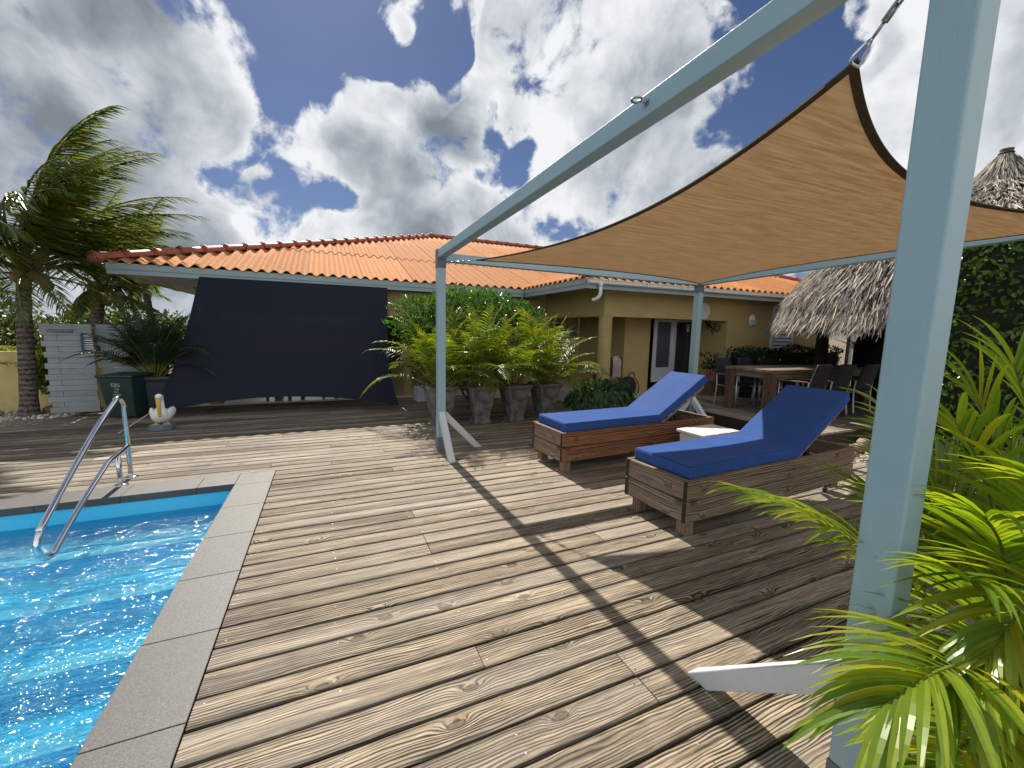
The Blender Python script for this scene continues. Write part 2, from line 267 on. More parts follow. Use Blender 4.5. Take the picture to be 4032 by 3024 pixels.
def roof(k):
    o = k.obj(); r = k.rnd()
    a = k.noise(o, 22, 6, 0.65); b = k.noise(o, 1.3, 5, 0.6); c = k.noise(o, 5.0, 7, 0.7)
    col = k.curve(a, [(0.3, (0.38, 0.150, 0.052)), (0.5, (0.49, 0.212, 0.078)), (0.7, (0.58, 0.27, 0.11))])
    col = k.mix(k.ramp(b, 0.4, 0.65, 0, 0.35), col, (0.45, 0.185, 0.08))
    col = k.mix(k.ramp(c, 0.58, 0.72, 0, 0.5), col, (0.26, 0.12, 0.075))
    hv = k.node('ShaderNodeHueSaturation'); k.put(hv.inputs['Value'], k.math('MULTIPLY_ADD', r, 0.22, 0.88)); k.put(hv.inputs['Color'], col)
    return pbsdf(k, hv.outputs[0], 0.85, normal=k.bump(a, 0.3, 0.004), spec=0.12)
ROOF = mat('orange_corrugated_tile', roof)
RIDGE = paint('dark_red_ridge_tile', (0.34, 0.085, 0.045), 0.5, 0.18, 0.4, 30, 0.3)
def fabric(name, col, col2, trans, sc, rough=0.9, stripes=True, holes=0.0, bump=0.3):
    def f(k):
        o = k.obj(); x, y, z = k.sep(o)
        st = k.noise(k.vmath('MULTIPLY', o, sc), 1.0, 4, 0.62)
        c = k.mix(k.ramp(st, 0.36, 0.64, 0, 1), col2, col)
        fine = k.noise(o, 700, 2, 0.5)
        c = k.mix(k.ramp(fine, 0.35, 0.65, 0, 0.35), c, tuple(v*0.55 for v in col))
        d = pbsdf(k, c, rough, normal=k.bump(st, bump, 0.002), spec=0.1)
        if trans:
            t = k.node('ShaderNodeBsdfTranslucent'); k.put(t.inputs[0], c)
            m = k.node('ShaderNodeMixShader'); m.inputs[0].default_value = trans
            k.l.new(d, m.inputs[1]); k.l.new(t.outputs[0], m.inputs[2]); d = m.outputs[0]
        if holes:
            tr = k.node('ShaderNodeBsdfTransparent'); m = k.node('ShaderNodeMixShader'); m.inputs[0].default_value = holes
            k.l.new(d, m.inputs[1]); k.l.new(tr.outputs[0], m.inputs[2]); d = m.outputs[0]
        return d
    return mat(name, f)
SAIL = fabric('tan_knitted_shade_cloth', (0.60, 0.46, 0.30), (0.45, 0.33, 0.20), 0.55, (3.0, 46.0, 3.0), holes=0.04)
SAILB = fabric('dark_brown_webbing', (0.13, 0.095, 0.055), (0.09, 0.065, 0.04), 0.15, (20, 20, 20))
SCREEN = fabric('charcoal_shade_cloth', (0.021, 0.025, 0.036), (0.0195, 0.0235, 0.034), 0.04, (30.0, 3.0, 1.2), holes=0.003, bump=0.1)
CUSH = fabric('royal_blue_canvas', (0.040, 0.098, 0.315), (0.034, 0.086, 0.285), 0.0, (6, 6, 6), rough=0.75)
ENDG = paint('dark_end_grain', (0.040, 0.032, 0.026), 0.85, 0.35, 0.6, 60, 0.4, 0.2)
CUSHP = fabric('navy_piping', (0.022, 0.05, 0.18), (0.02, 0.045, 0.165), 0.0, (40, 40, 40))
WICK = mat('dark_wicker', lambda k: pbsdf(k, k.mix(k.ramp(k.math('SINE', k.math('MULTIPLY', k.math('ADD', k.sep(k.obj())[0], k.sep(k.obj())[2]), 220.0)), -1, 1, 0, 1), (0.005, 0.006, 0.007), (0.016, 0.017, 0.019)), 0.6, normal=k.bump(k.math('SINE', k.math('MULTIPLY', k.math('ADD', k.sep(k.obj())[0], k.sep(k.obj())[2]), 220.0)), 0.6, 0.004)))
def leaf(name, cols, trans=0.45, rough=0.35, tcol=(1.0, 1.1, 0.55), spec=0.5, tip=None):
    def f(k):
        r = k.rnd(); o = k.obj()
        v = k.math('ADD', k.math('MULTIPLY', r, 0.75), k.math('MULTIPLY', k.noise(o, 3.0, 3, 0.6), 0.25))
        st = [(i/(len(cols)-1), c) for i, c in enumerate(cols)]
        c = k.curve(v, st)
        c = k.mix(k.ramp(k.noise(o, 40.0, 3, 0.6), 0.35, 0.7, 0, 0.35), c, k.mix(1.0, c, (0.62, 0.68, 0.6), 'MULTIPLY'))
        d = pbsdf(k, c, rough, spec=spec)
        t = k.node('ShaderNodeBsdfTranslucent'); k.put(t.inputs[0], k.mix(1.0, c, tcol, 'MULTIPLY'))
        m = k.node('ShaderNodeMixShader'); m.inputs[0].default_value = trans
        k.l.new(d, m.inputs[1]); k.l.new(t.outputs[0], m.inputs[2]); return m.outputs[0]
    return mat(name, f)
LF_COCO = leaf('coconut_frond', [(0.035, 0.070, 0.025), (0.06, 0.11, 0.032), (0.10, 0.15, 0.035), (0.20, 0.21, 0.04), (0.18, 0.13, 0.05)], 0.40, 0.20, (1.5, 1.5, 0.5))
LF_ARECA = leaf('areca_frond', [(0.035, 0.07, 0.014), (0.075, 0.135, 0.020), (0.16, 0.20, 0.02), (0.34, 0.29, 0.02)], 0.48, 0.33, (1.8, 1.7, 0.35))
LF_NEAR = leaf('near_palm_frond', [(0.10, 0.18, 0.025), (0.16, 0.26, 0.027), (0.25, 0.32, 0.03), (0.42, 0.37, 0.03)], 0.5, 0.30, (1.7, 1.7, 0.40))
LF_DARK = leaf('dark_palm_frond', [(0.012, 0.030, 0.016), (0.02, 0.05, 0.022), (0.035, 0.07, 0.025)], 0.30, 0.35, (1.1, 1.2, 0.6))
LF_BUSH = leaf('glossy_bush_leaf', [(0.030, 0.075, 0.014), (0.055, 0.135, 0.018), (0.10, 0.20, 0.024)], 0.36, 0.20, (1.4, 1.5, 0.35), 0.7)
LF_HEDGE = leaf('hedge_leaf', [(0.045, 0.095, 0.018), (0.09, 0.18, 0.026), (0.15, 0.25, 0.034), (0.24, 0.33, 0.05)], 0.36, 0.22, (1.3, 1.4, 0.4), 0.6)
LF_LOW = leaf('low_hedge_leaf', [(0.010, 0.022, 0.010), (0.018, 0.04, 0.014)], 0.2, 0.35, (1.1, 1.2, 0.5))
LF_BROAD = leaf('broad_grey_green_leaf', [(0.030, 0.068, 0.028), (0.045, 0.10, 0.036), (0.075, 0.14, 0.05)], 0.28, 0.45, (1.2, 1.3, 0.5), 0.4)
LF_TREE = leaf('background_leaf', [(0.025, 0.045, 0.016), (0.05, 0.085, 0.022), (0.10, 0.135, 0.03), (0.16, 0.17, 0.04)], 0.35, 0.4, (1.4, 1.4, 0.5))
STALK = leaf('palm_stalk', [(0.12, 0.15, 0.03), (0.22, 0.22, 0.04)], 0.1, 0.4)
STALKB = leaf('brown_palm_stalk', [(0.10, 0.075, 0.035), (0.16, 0.13, 0.05)], 0.1, 0.5)
PETAL = paint('white_petal', (0.75, 0.72, 0.66), 0.7, 0.05, 0.0, 10)
DEADL = leaf('dry_leaf_tip', [(0.20, 0.13, 0.07), (0.34, 0.25, 0.14)], 0.3, 0.7, (1.1, 1.0, 0.8))
def bark(k):
    o = k.obj(); z = k.sep(o)[2]
    rg = k.math('SINE', k.math('ADD', k.math('MULTIPLY', z, 75.0), k.math('MULTIPLY', k.noise(o, 6, 3, 0.5), 6.0)))
    nz = k.noise(o, 26, 6, 0.65)
    g = k.math('ADD', k.math('MULTIPLY', rg, 0.13), nz)
    c = k.curve(g, [(0.3, (0.04, 0.032, 0.027)), (0.5, (0.12, 0.10, 0.085)), (0.72, (0.21, 0.185, 0.16))])
    return pbsdf(k, c, 0.9, normal=k.bump(g, 0.8, 0.02), spec=0.15)
BARK = mat('ringed_palm_bark', bark)
def thatch(k):
    r = k.rnd(); o = k.obj()
    v = k.math('ADD', k.math('MULTIPLY', r, 0.8), k.math('MULTIPLY', k.noise(o, 18, 3, 0.6), 0.3))
    c = k.curve(v, [(0.05, (0.055, 0.050, 0.047)), (0.35, (0.17, 0.155, 0.142)), (0.65, (0.36, 0.32, 0.28)), (0.95, (0.62, 0.55, 0.46))])
    d = pbsdf(k, c, 0.75, spec=0.25)
    t = k.node('ShaderNodeBsdfTranslucent'); k.put(t.inputs[0], c)
    m = k.node('ShaderNodeMixShader'); m.inputs[0].default_value = 0.15
    k.l.new(d, m.inputs[1]); k.l.new(t.outputs[0], m.inputs[2]); return m.outputs[0]
THATCH = mat('grey_palm_thatch', thatch)
TCORE = paint('thatch_underlayer', (0.07, 0.06, 0.05), 0.95, 0.3, 0.8, 30)
def gravel(k):
    o = k.pos()
    vo = k.node('ShaderNodeTexVoronoi', feature='F1'); k.put(vo.inputs['Vector'], o); vo.inputs['Scale'].default_value = 34
    c = k.curve(k.sep(vo.outputs['Color'])[0], [(0.0, (0.22, 0.18, 0.14)), (0.5, (0.44, 0.37, 0.30)), (1.0, (0.66, 0.60, 0.52))])
    c = k.mix(k.ramp(vo.outputs['Distance'], 0.3, 0.62, 0, 0.8), c, (0.07, 0.055, 0.045))
    return pbsdf(k, c, 0.9, normal=k.bump(vo.outputs['Distance'], 1.0, -0.02), spec=0.2)
GRAVEL = mat('pale_coral_gravel', gravel)
PEBBLE = mat('loose_coral_pebbles', lambda k: pbsdf(k, k.curve(k.rnd(), [(0.0, (0.20, 0.16, 0.13)), (0.5, (0.45, 0.38, 0.32)), (1.0, (0.70, 0.64, 0.56))]), 0.9, spec=0.2))
ROCKM = mat('reddish_garden_rock', lambda k: pbsdf(k, k.curve(k.noise(k.obj(), 9, 6, 0.65), [(0.3, (0.10, 0.065, 0.05)), (0.5, (0.26, 0.18, 0.14)), (0.7, (0.42, 0.33, 0.27))]), 0.9, normal=k.bump(k.noise(k.obj(), 30, 5, 0.6), 0.7, 0.02)))
SOIL = mat('dry_garden_soil', lambda k: pbsdf(k, k.curve(k.noise(k.pos(), 1.2, 9, 0.65), [(0.3, (0.09, 0.07, 0.05)), (0.6, (0.22, 0.18, 0.13))]), 0.95, normal=k.bump(k.noise(k.pos(), 14, 6, 0.6), 0.7, 0.03), spec=0.1))
def liner(k):
    c = k.mix(k.ramp(k.noise(k.pos(), 1.5, 3, 0.5), 0.3, 0.7, 0, 1), (0.06, 0.55, 0.86), (0.10, 0.62, 0.90))
    return pbsdf(k, c, 0.4)
LINER = mat('blue_pool_liner', liner)
def strip(k):
    return pbsdf(k, k.mix(k.ramp(k.noise(k.pos(), 60, 3, 0.6), 0.4, 0.6, 0, 1), (0.62, 0.80, 0.88), (0.95, 0.97, 0.98)), 0.5)
STRIP = mat('white_step_edge', strip)
def water(k):
    o = k.pos(); x, y, z = k.sep(o)
    v1 = k.comb(k.math('MULTIPLY', x, 0.75), k.math('MULTIPLY', y, 1.7), 0.0)
    h = k.math('ADD', k.math('MULTIPLY', k.noise(v1, 3.0, 3, 0.55, dist=0.8), 1.0), k.math('MULTIPLY', k.noise(v1, 11.0, 3, 0.6, dist=0.6), 0.38))
    hs = h
    h = k.math('ADD', h, k.math('MULTIPLY', k.noise(v1, 30.0, 3, 0.6), 0.22))
    nb = k.bump(h, 1.0, 0.13)
    tint = (0.50, 0.93, 1.0)
    tr = k.node('ShaderNodeBsdfTransparent'); k.put(tr.inputs[0], tint)
    rf = k.node('ShaderNodeBsdfRefraction'); k.put(rf.inputs[0], tint); rf.inputs['Roughness'].default_value = 0.0; rf.inputs['IOR'].default_value = 1.33
    k.put(rf.inputs['Normal'], nb)
    m1 = k.node('ShaderNodeMixShader'); m1.inputs[0].default_value = 0.5
    k.l.new(tr.outputs[0], m1.inputs[1]); k.l.new(rf.outputs[0], m1.inputs[2])
    gl = k.node('ShaderNodeBsdfGlossy'); gl.inputs['Roughness'].default_value = 0.10; k.put(gl.inputs['Normal'], k.bump(hs, 1.0, 0.16))
    fr = k.node('ShaderNodeFresnel'); fr.inputs['IOR'].default_value = 1.33; k.put(fr.inputs['Normal'], nb)
    m2 = k.node('ShaderNodeMixShader'); k.l.new(fr.outputs[0], m2.inputs[0])
    k.l.new(m1.outputs[0], m2.inputs[1]); k.l.new(gl.outputs[0], m2.inputs[2])
    return m2.outputs[0]
WATER = mat('clear_pool_water', water)
GLASS = mat('dark_window_glass', lambda k: pbsdf(k, (0.012, 0.016, 0.022), 0.08, spec=0.6))
LOUV = paint('grey_louvre_slat', (0.40, 0.42, 0.43), 0.45, 0.05, 0.1, 40, 0.1)
DLOUV = paint('dark_louvre_slat', (0.06, 0.07, 0.09), 0.3, 0.1, 0.1, 40, 0.0)
PVCW = paint('white_door_plastic', (0.46, 0.47, 0.49), 0.35, 0.03, 0.05, 40, 0.08)
FENCEW = paint('white_fence_slat', (0.72, 0.70, 0.60), 0.5, 0.05, 0.1, 40, 0.1)
PLAQ = paint('faded_blue_plaque', (0.13, 0.19, 0.24), 0.6, 0.6, 0.2, 25, 0.4)
REDST = paint('faded_red_strip', (0.22, 0.045, 0.035), 0.6, 0.2, 0.2, 40)
# ------------------------------------------------------------------ geometry helpers
class MB:
    def __init__(s): s.v = []; s.f = []; s.mi = []; s.m = 0
    def add(s, vs, fs):
        b = len(s.v); s.v += [tuple(v) for v in vs]
        s.f += [tuple(b+i for i in f) for f in fs]; s.mi += [s.m]*len(fs); return s
    def box(s, x0, x1, y0, y1, z0, z1, M=None):
        vs = [Vector(p) for p in ((x0,y0,z0),(x1,y0,z0),(x1,y1,z0),(x0,y1,z0),(x0,y0,z1),(x1,y0,z1),(x1,y1,z1),(x0,y1,z1))]
        if M: vs = [M @ v for v in vs]
        return s.add(vs, [(0,3,2,1),(4,5,6,7),(0,1,5,4),(1,2,6,5),(2,3,7,6),(3,0,4,7)])
    def hexa(s, vs): return s.add(vs, [(0,3,2,1),(4,5,6,7),(0,1,5,4),(1,2,6,5),(2,3,7,6),(3,0,4,7)])
    def beam(s, a, b, w, h, up=(0,0,1), cut=None):
        a, b = Vector(a), Vector(b); t = (b-a).normalized(); u = Vector(up)
        sd = t.cross(u).normalized(); u = sd.cross(t).normalized()
        vs = []
        for p in (a, b):
            for (i, j) in ((-1,-1),(1,-1),(1,1),(-1,1)): vs.append(p+sd*(i*w/2)+u*(j*h/2))
        return s.add(vs, [(0,1,2,3),(7,6,5,4),(0,4,5,1),(1,5,6,2),(2,6,7,3),(3,7,4,0)])
    def tube(s, pts, r, n=8, cap=True, up=None):
        pts = [Vector(p) for p in pts]; rs = r if isinstance(r, (list, tuple)) else [r]*len(pts)
        vs = []; prev = None
        for i, p in enumerate(pts):
            t = (pts[min(i+1, len(pts)-1)]-pts[max(i-1, 0)]).normalized()
            if prev is None:
                ref = Vector((0,0,1)) if abs(t.z) < 0.9 else Vector((1,0,0)); a = t.cross(ref).normalized()
            else: a = (prev-t*prev.dot(t)).normalized()
            prev = a; b = t.cross(a)
            rr = rs[i]
            ra, rb = rr if isinstance(rr, tuple) else (rr, rr)
            for k in range(n):
                th = 2*math.pi*k/n; vs.append(p+a*math.cos(th)*ra+b*math.sin(th)*rb)
        fs = []
        for i in range(len(pts)-1):
            for k in range(n):
                fs.append((i*n+k, i*n+(k+1)%n, (i+1)*n+(k+1)%n, (i+1)*n+k))
        if cap: fs.append(tuple(range(n-1, -1, -1))); fs.append(tuple((len(pts)-1)*n+k for k in range(n)))
        return s.add(vs, fs)
    def lathe(s, prof, n=24, c=(0,0,0), cap=False, sq=None):
        vs = []
        for (r, z) in prof:
            for k in range(n):
                th = 2*math.pi*k/n; vs.append((c[0]+r*math.cos(th), c[1]+r*math.sin(th), c[2]+z))
        fs = [(i*n+k, i*n+(k+1)%n, (i+1)*n+(k+1)%n, (i+1)*n+k) for i in range(len(prof)-1) for k in range(n)]
        if cap: fs.append(tuple(range(n-1,-1,-1))); fs.append(tuple((len(prof)-1)*n+k for k in range(n)))
        return s.add(vs, fs)
    def sqprof(s, prof, c=(0,0,0), cap=True):        # square section stack: (half width, z)
        vs = []
        for (r, z) in prof:
            for (i, j) in ((-1,-1),(1,-1),(1,1),(-1,1)): vs.append((c[0]+i*r, c[1]+j*r, c[2]+z))
        fs = [(i*4+k, i*4+(k+1)%4, (i+1)*4+(k+1)%4, (i+1)*4+k) for i in range(len(prof)-1) for k in range(4)]
        if cap: fs.append((3,2,1,0)); fs.append(tuple((len(prof)-1)*4+k for k in range(4)))
        return s.add(vs, fs)
    def prism(s, poly, z0, z1, M=None):
        n = len(poly); vs = [Vector((x, y, z0)) for x, y in poly]+[Vector((x, y, z1)) for x, y in poly]
        if M: vs = [M @ v for v in vs]
        return s.add(vs, [tuple(range(n-1,-1,-1)), tuple(range(n, 2*n))]+[(i, (i+1)%n, n+(i+1)%n, n+i) for i in range(n)])
    def grid(s, P, nu, nv):
        vs = [P(i/nu, j/nv) for j in range(nv+1) for i in range(nu+1)]; w = nu+1
        return s.add(vs, [(j*w+i, j*w+i+1, (j+1)*w+i+1, (j+1)*w+i) for j in range(nv) for i in range(nu)])
    def blob(s, c, rx, ry, rz, n=14, m=9, M=None):
        vs = []
        for j in range(m+1):
            ph = math.pi*j/m
            for k in range(n):
                th = 2*math.pi*k/n
                v = Vector((rx*math.sin(ph)*math.cos(th), ry*math.sin(ph)*math.sin(th), rz*math.cos(ph)))
                if M: v = M @ v
                vs.append(v+Vector(c))
        return s.add(vs, [(j*n+k, (j+1)*n+k, (j+1)*n+(k+1)%n, j*n+(k+1)%n) for j in range(m) for k in range(n)])
    def build(s, name, mats, parent=None, smooth=False, bevel=0.0, seg=2, solid=0.0, sub=0, autosm=None):
        me = bpy.data.meshes.new(name); me.from_pydata(s.v, [], s.f)
        if not isinstance(mats, (list, tuple)): mats = [mats]
        for m in mats: me.materials.append(m)
        me.polygons.foreach_set('material_index', s.mi)
        if smooth: me.polygons.foreach_set('use_smooth', [True]*len(me.polygons))
        me.update()
        o = bpy.data.objects.new(name, me); C.objects.link(o)
        if parent: o.parent = parent
        if solid: q = o.modifiers.new('solid', 'SOLIDIFY'); q.thickness = solid; q.offset = 0
        if bevel:
            q = o.modifiers.new('bevel', 'BEVEL'); q.width = bevel; q.segments = seg; q.limit_method = 'ANGLE'; q.angle_limit = R(40)
        if sub: q = o.modifiers.new('sub', 'SUBSURF'); q.levels = sub; q.render_levels = sub
        return o
def thing(name, label, cat, loc=(0,0,0), rz=0, group=None):
    o = bpy.data.objects.new(name, None); C.objects.link(o); o.empty_display_size = 0.1
    o.location = loc; o.rotation_euler = (0,0,rz); o['label'] = label; o['category'] = cat
    if group: o['group'] = group
    return o
def tag(o, label, cat, group=None):
    o['label'] = label; o['category'] = cat
    if group: o['group'] = group
    return o
def struct(o, kind='structure'): o['kind'] = kind; return o
def copy_tree(o, loc=None, rz=None, label=None):
    c = o.copy(); C.objects.link(c)
    if loc is not None: c.location = loc
    if rz is not None: c.rotation_euler = (0,0,rz)
    if label: c['label'] = label
    for ch in list(o.children):
        k = ch.copy(); C.objects.link(k); k.parent = c
        for g in list(ch.children):
            q = g.copy(); C.objects.link(q); q.parent = k
    return c
def text(name, s, size, m, parent, M, ext=0.001):
    cu = bpy.data.curves.new(name, 'FONT'); cu.body = s; cu.size = size; cu.extrude = ext; cu.align_x = 'CENTER'; cu.align_y = 'CENTER'
    t = bpy.data.objects.new(name+'_tmp', cu); C.objects.link(t)
    dg = bpy.context.evaluated_depsgraph_get()
    me = bpy.data.meshes.new_from_object(t.evaluated_get(dg)); C.objects.unlink(t); bpy.data.objects.remove(t)
    me.transform(M); me.materials.clear(); me.materials.append(m)
    o = bpy.data.objects.new(name, me); C.objects.link(o); o.parent = parent; return o
def U(a=0.0, b=1.0): return random.uniform(a, b)
def rvec(): 
    while True:
        v = Vector((U(-1,1),U(-1,1),U(-1,1)))
        if 0.05 < v.length < 1: return v.normalized()
# leaflet: a folded tapering ribbon that droops
def ribbon(mb, p, d, nrm, L, w, droop, seg=3, fold=0.25, wind=(0,0,0), taper=(0.55, 1.0, 0.72, 0.0), tipmb=None):
    d = Vector(d).normalized(); p = Vector(p); nrm = Vector(nrm); wd = Vector(wind)
    vs = []; st = L/seg
    tp = list(taper)
    for i in range(seg+1):
        t = i/seg*(len(tp)-1); a = int(min(t, len(tp)-2)); q = tp[a]+(tp[a+1]-tp[a])*(t-a)
        sd = d.cross(nrm)
        if sd.length < 1e-4: sd = d.cross(Vector((1,0,0)))
        sd.normalize(); up = sd.cross(d)
        hw = w*0.5*q
        vs += [p-sd*hw+up*hw*fold*2, p.copy(), p+sd*hw+up*hw*fold*2]
        p = p+d*st
        d = (d+Vector((0,0,-droop/seg))+wd*(1.0/seg)).normalized()
    fs = []
    for i in range(seg):
        b = i*3; fs += [(b, b+1, b+4, b+3), (b+1, b+2, b+5, b+4)]
    mb.add(vs, fs)
def curve_pts(p0, az, el, L, droop, n=9, wind=(0,0,0)):
    p = Vector(p0); d = Vector((math.cos(az)*math.cos(el), math.sin(az)*math.cos(el), math.sin(el)))
    out = [p.copy()]; wv = Vector(wind)
    for i in range(n):
        p = p+d*(L/n); out.append(p.copy())
        d = (d+Vector((0,0,-droop/n))*(0.4+1.2*i/n)+wv/n).normalized()
    return out
def resample(pts, n):
    pts = [Vector(p) for p in pts]; m = len(pts)
    out = []
    for i in range(n+1):
        t = i/n*(m-1); k = min(int(t), m-2); f = t-k
        p0 = pts[max(k-1,0)]; p1 = pts[k]; p2 = pts[k+1]; p3 = pts[min(k+2,m-1)]
        out.append(0.5*((2*p1)+(p2-p0)*f+(2*p0-5*p1+4*p2-p3)*f*f+(3*p1-p0-3*p2+p3)*f*f*f))
    return out
def frond(mb, sk, pts, nl, ll, lw, start=0.25, droop=0.5, fwd=0.6, lift=0.3, r0=0.012, seg=3, wind=(0,0,0), fold=0.25, jit=0.12, endlen=0.45):
    pts = [Vector(p) for p in pts]; n = len(pts)-1
    sk.tube(pts, [r0*(1-0.85*i/n) for i in range(n+1)], 5)
    for i in range(nl):
        f = start+(1-start)*(i+0.5)/nl; t = f*n; k = min(int(t), n-1); q = pts[k].lerp(pts[k+1], t-k)
        tan = (pts[k+1]-pts[k]).normalized()
        sd = tan.cross(Vector((0,0,1)))
        if sd.length < 0.05: sd = Vector((1,0,0))
        sd.normalize(); up = sd.cross(tan)
        g = (f-start)/(1-start); L = ll*(0.55+0.45*math.sin(math.pi*min(1, g*1.15+0.12)))*(1-(1-endlen)*max(0, g-0.6)/0.4)
        for s in (-1, 1):
            fw = fwd+0.9*g*g
            d = sd*s+tan*fw+up*lift+rvec()*jit
            ribbon(mb, q, d, up, L*U(0.85,1.1), lw*U(0.85,1.15), droop*U(0.7,1.3), seg, fold, wind)
    ribbon(mb, pts[-1], (pts[-1]-pts[-2]), (0,0,1), ll*0.5, lw, droop, seg, fold, wind)
def leafcard(mb, p, d, nrm, L, w):
    d = d.normalized(); sd = d.cross(nrm)
    if sd.length < 1e-3: sd = d.cross(Vector((0.3,0.5,0.8)))
    sd.normalize(); up = sd.cross(d)
    a = p; b = p+d*L
    m1 = p+d*L*0.35; m2 = p+d*L*0.7
    vs = [a, m1-sd*w*0.5+up*w*0.15, m1-up*w*0.06, m1+sd*w*0.5+up*w*0.15, m2-sd*w*0.4+up*w*0.1, m2-up*w*0.06, m2+sd*w*0.4+up*w*0.1, b-up*w*0.15]
    mb.add(vs, [(0,2,1),(0,3,2),(1,2,5,4),(2,3,6,5),(4,5,7),(5,6,7)])
def bush(mb, c, rad, n, L, w, shell=0.55, seed=0, bumps=0.25, up=0.35, box=False):
    c = Vector(c)
    for i in range(n):
        if box:
            # points near the faces of a box
            v = Vector((U(-1,1),U(-1,1),U(-1,1))); a = random.randrange(3); v[a] = random.choice((-1,1))*(1-abs(random.gauss(0,0.09)))
            nm = Vector((0,0,0)); nm[a] = 1 if v[a] > 0 else -1
            q = Vector((v.x*rad[0], v.y*rad[1], v.z*rad[2]))
            q += nm*(mn.noise(q*2.2+c)*bumps)
        else:
            v = rvec(); rr = shell+(1-shell)*U()**0.6
            k = 1+bumps*mn.noise(v*2.6+c*1.7)+bumps*0.6*mn.noise(v*6.0+c)
            q = Vector((v.x*rad[0], v.y*rad[1], v.z*rad[2]))*rr*k; nm = v
        d = (nm*0.6+rvec()*0.9+Vector((0,0,up))).normalized()
        leafcard(mb, c+q, d, (nm+rvec()*0.6+Vector((0,0,0.5))).normalized(), L*U(0.6,1.25), w*U(0.7,1.2))
# ================================================================== SETTING: ground, pool, deck
b = MB()
# soil sheet with an opening for the pool
X0, X1, Y0, Y1 = -7.0, -0.70, -3.0, 4.70
zg = -0.13
b.add([(-900,-900,zg),(900,-900,zg),(900,Y0,zg),(-900,Y0,zg)], [(0,1,2,3)])
b.add([(-900,Y1,zg),(900,Y1,zg),(900,900,zg),(-900,900,zg)], [(0,1,2,3)])
b.add([(-900,Y0,zg),(X0,Y0,zg),(X0,Y1,zg),(-900,Y1,zg)], [(0,1,2,3)])
b.add([(X1,Y0,zg),(900,Y0,zg),(900,Y1,zg),(X1,Y1,zg)], [(0,1,2,3)])
struct(b.build('ground', SOIL))
def sheet(name, pts, z, m):
    b = MB(); b.add([(x, y, z) for x, y in pts], [tuple(range(len(pts)))]); return struct(b.build(name, m))
sheet('gravel_bed', [(5.75,-3),(14,-3),(14,6.3),(6.2,6.3),(5.75,3.3)], -0.05, GRAVEL)
sheet('gravel_border', [(-9,7.6),(-4.25,7.6),(-3.9,9.15),(-2.4,9.3),(-2.4,11.5),(-9,11.5)], -0.045, GRAVEL)
# ---- deck boards
def deck_boards(b, ylo, yhi, xs, pitch, gap, jitter=0.0016, ztop=0.0, th=0.030, axis='X', joint=3.6, screws=None, step=0.6):
    y = ylo
    while y < yhi-0.02:
        w = min(pitch-gap, yhi-y)
        for (xa, xb) in xs(y, y+w):
            cuts = [xa]; x = math.floor(xa/step)*step + step*random.randint(2, 7)
            while x < xb-0.5:
                if x > xa+0.4: cuts.append(x)
                x += step*random.randint(5, 8)
            cuts.append(xb)
            for i in range(len(cuts)-1):
                a, c = cuts[i]+0.002, cuts[i+1]-0.002
                z = ztop+U(-1,1)*jitter; y0 = y+U(-.0012,.0012); y1 = y+w+U(-.0012,.0012); e = 0.008
                pr = [(y0, z-th), (y0, z-e), (y0+e*0.3, z-e*0.3), (y0+e, z-0.0006), ((y0+y1)/2, z+0.0008), (y1-e, z-0.0006), (y1-e*0.3, z-e*0.3), (y1, z-e), (y1, z-th)]
                k = max(1, int((c-a)/1.2)); vs = []
                for j in range(k+1):
                    xx = a+(c-a)*j/k; wob = U(-1,1)*0.0016; zz = U(-1,1)*0.0008
                    for (yy, zq) in pr:
                        vs.append((xx, yy+wob, zq+zz) if axis == 'X' else (yy+wob, xx, zq+zz))
                m = len(pr); fs = []
                for j in range(k):
                    for q in range(m-1): fs.append((j*m+q, (j+1)*m+q, (j+1)*m+q+1, j*m+q+1))
                fs.append(tuple(range(m))); fs.append(tuple(k*m+q for q in range(m-1, -1, -1)))
                if axis == 'Y': fs = [tuple(reversed(f)) for f in fs]
                b.add(vs, fs)
                if screws is not None:
                    xj = math.ceil(a/step)*step
                    pos = [a+0.03, c-0.03]+[xj+step*t for t in range(int((c-xj)/step)+1)]
                    for px in pos:
                        for fy in (0.22, 0.78):
                            if random.random() < 0.72: screws.append((px+U(-.012,.012), y0+w*fy+U(-.008,.008), z+0.0012))
        y += pitch
def xs_near(a, c):
    return [(-0.531, 5.85)] if c <= 4.84 else [(-6.5, 5.85)]
db = MB(); scr = []
deck_boards(db, -0.6383, 4.826, lambda a, c: [(-0.531, 5.85)], 0.1479, 0.0105, screws=scr)
def xs_far(a, c):
    L = -4.3 if a < 8.2 else (-3.95 if a < 8.75 else -2.75)
    L = -6.2 if a < 6.6 else L
    R_ = 5.85 if c < 3.3 else (5.95 if c < 6.2 else (4.0 if c < 7.1 else 3.4))
    return [(L, R_)]
deck_boards(db, 4.834, 9.22, xs_far, 0.1479, 0.0105, screws=scr)
db.m = 1
for (x, y, z) in scr:
    if x < 5 and y < 8:
        vs = [(x+0.0034*math.cos(t*math.pi/3), y+0.0034*math.sin(t*math.pi/3), z) for t in range(6)]
        db.add(vs, [tuple(range(6))])
deck = struct(db.build('deck', [DECK, SCREW]))
# joists under the boards
jb = MB()
x = -0.45
while x < 5.9:
    jb.box(x-0.022, x+0.022, -0.6, 4.82, -0.125, -0.033); x += 0.6
jb.box(-0.52, -0.50, -0.6, 4.8, -0.125, -0.012)
struct(jb.build('deck_joists', DKZ))
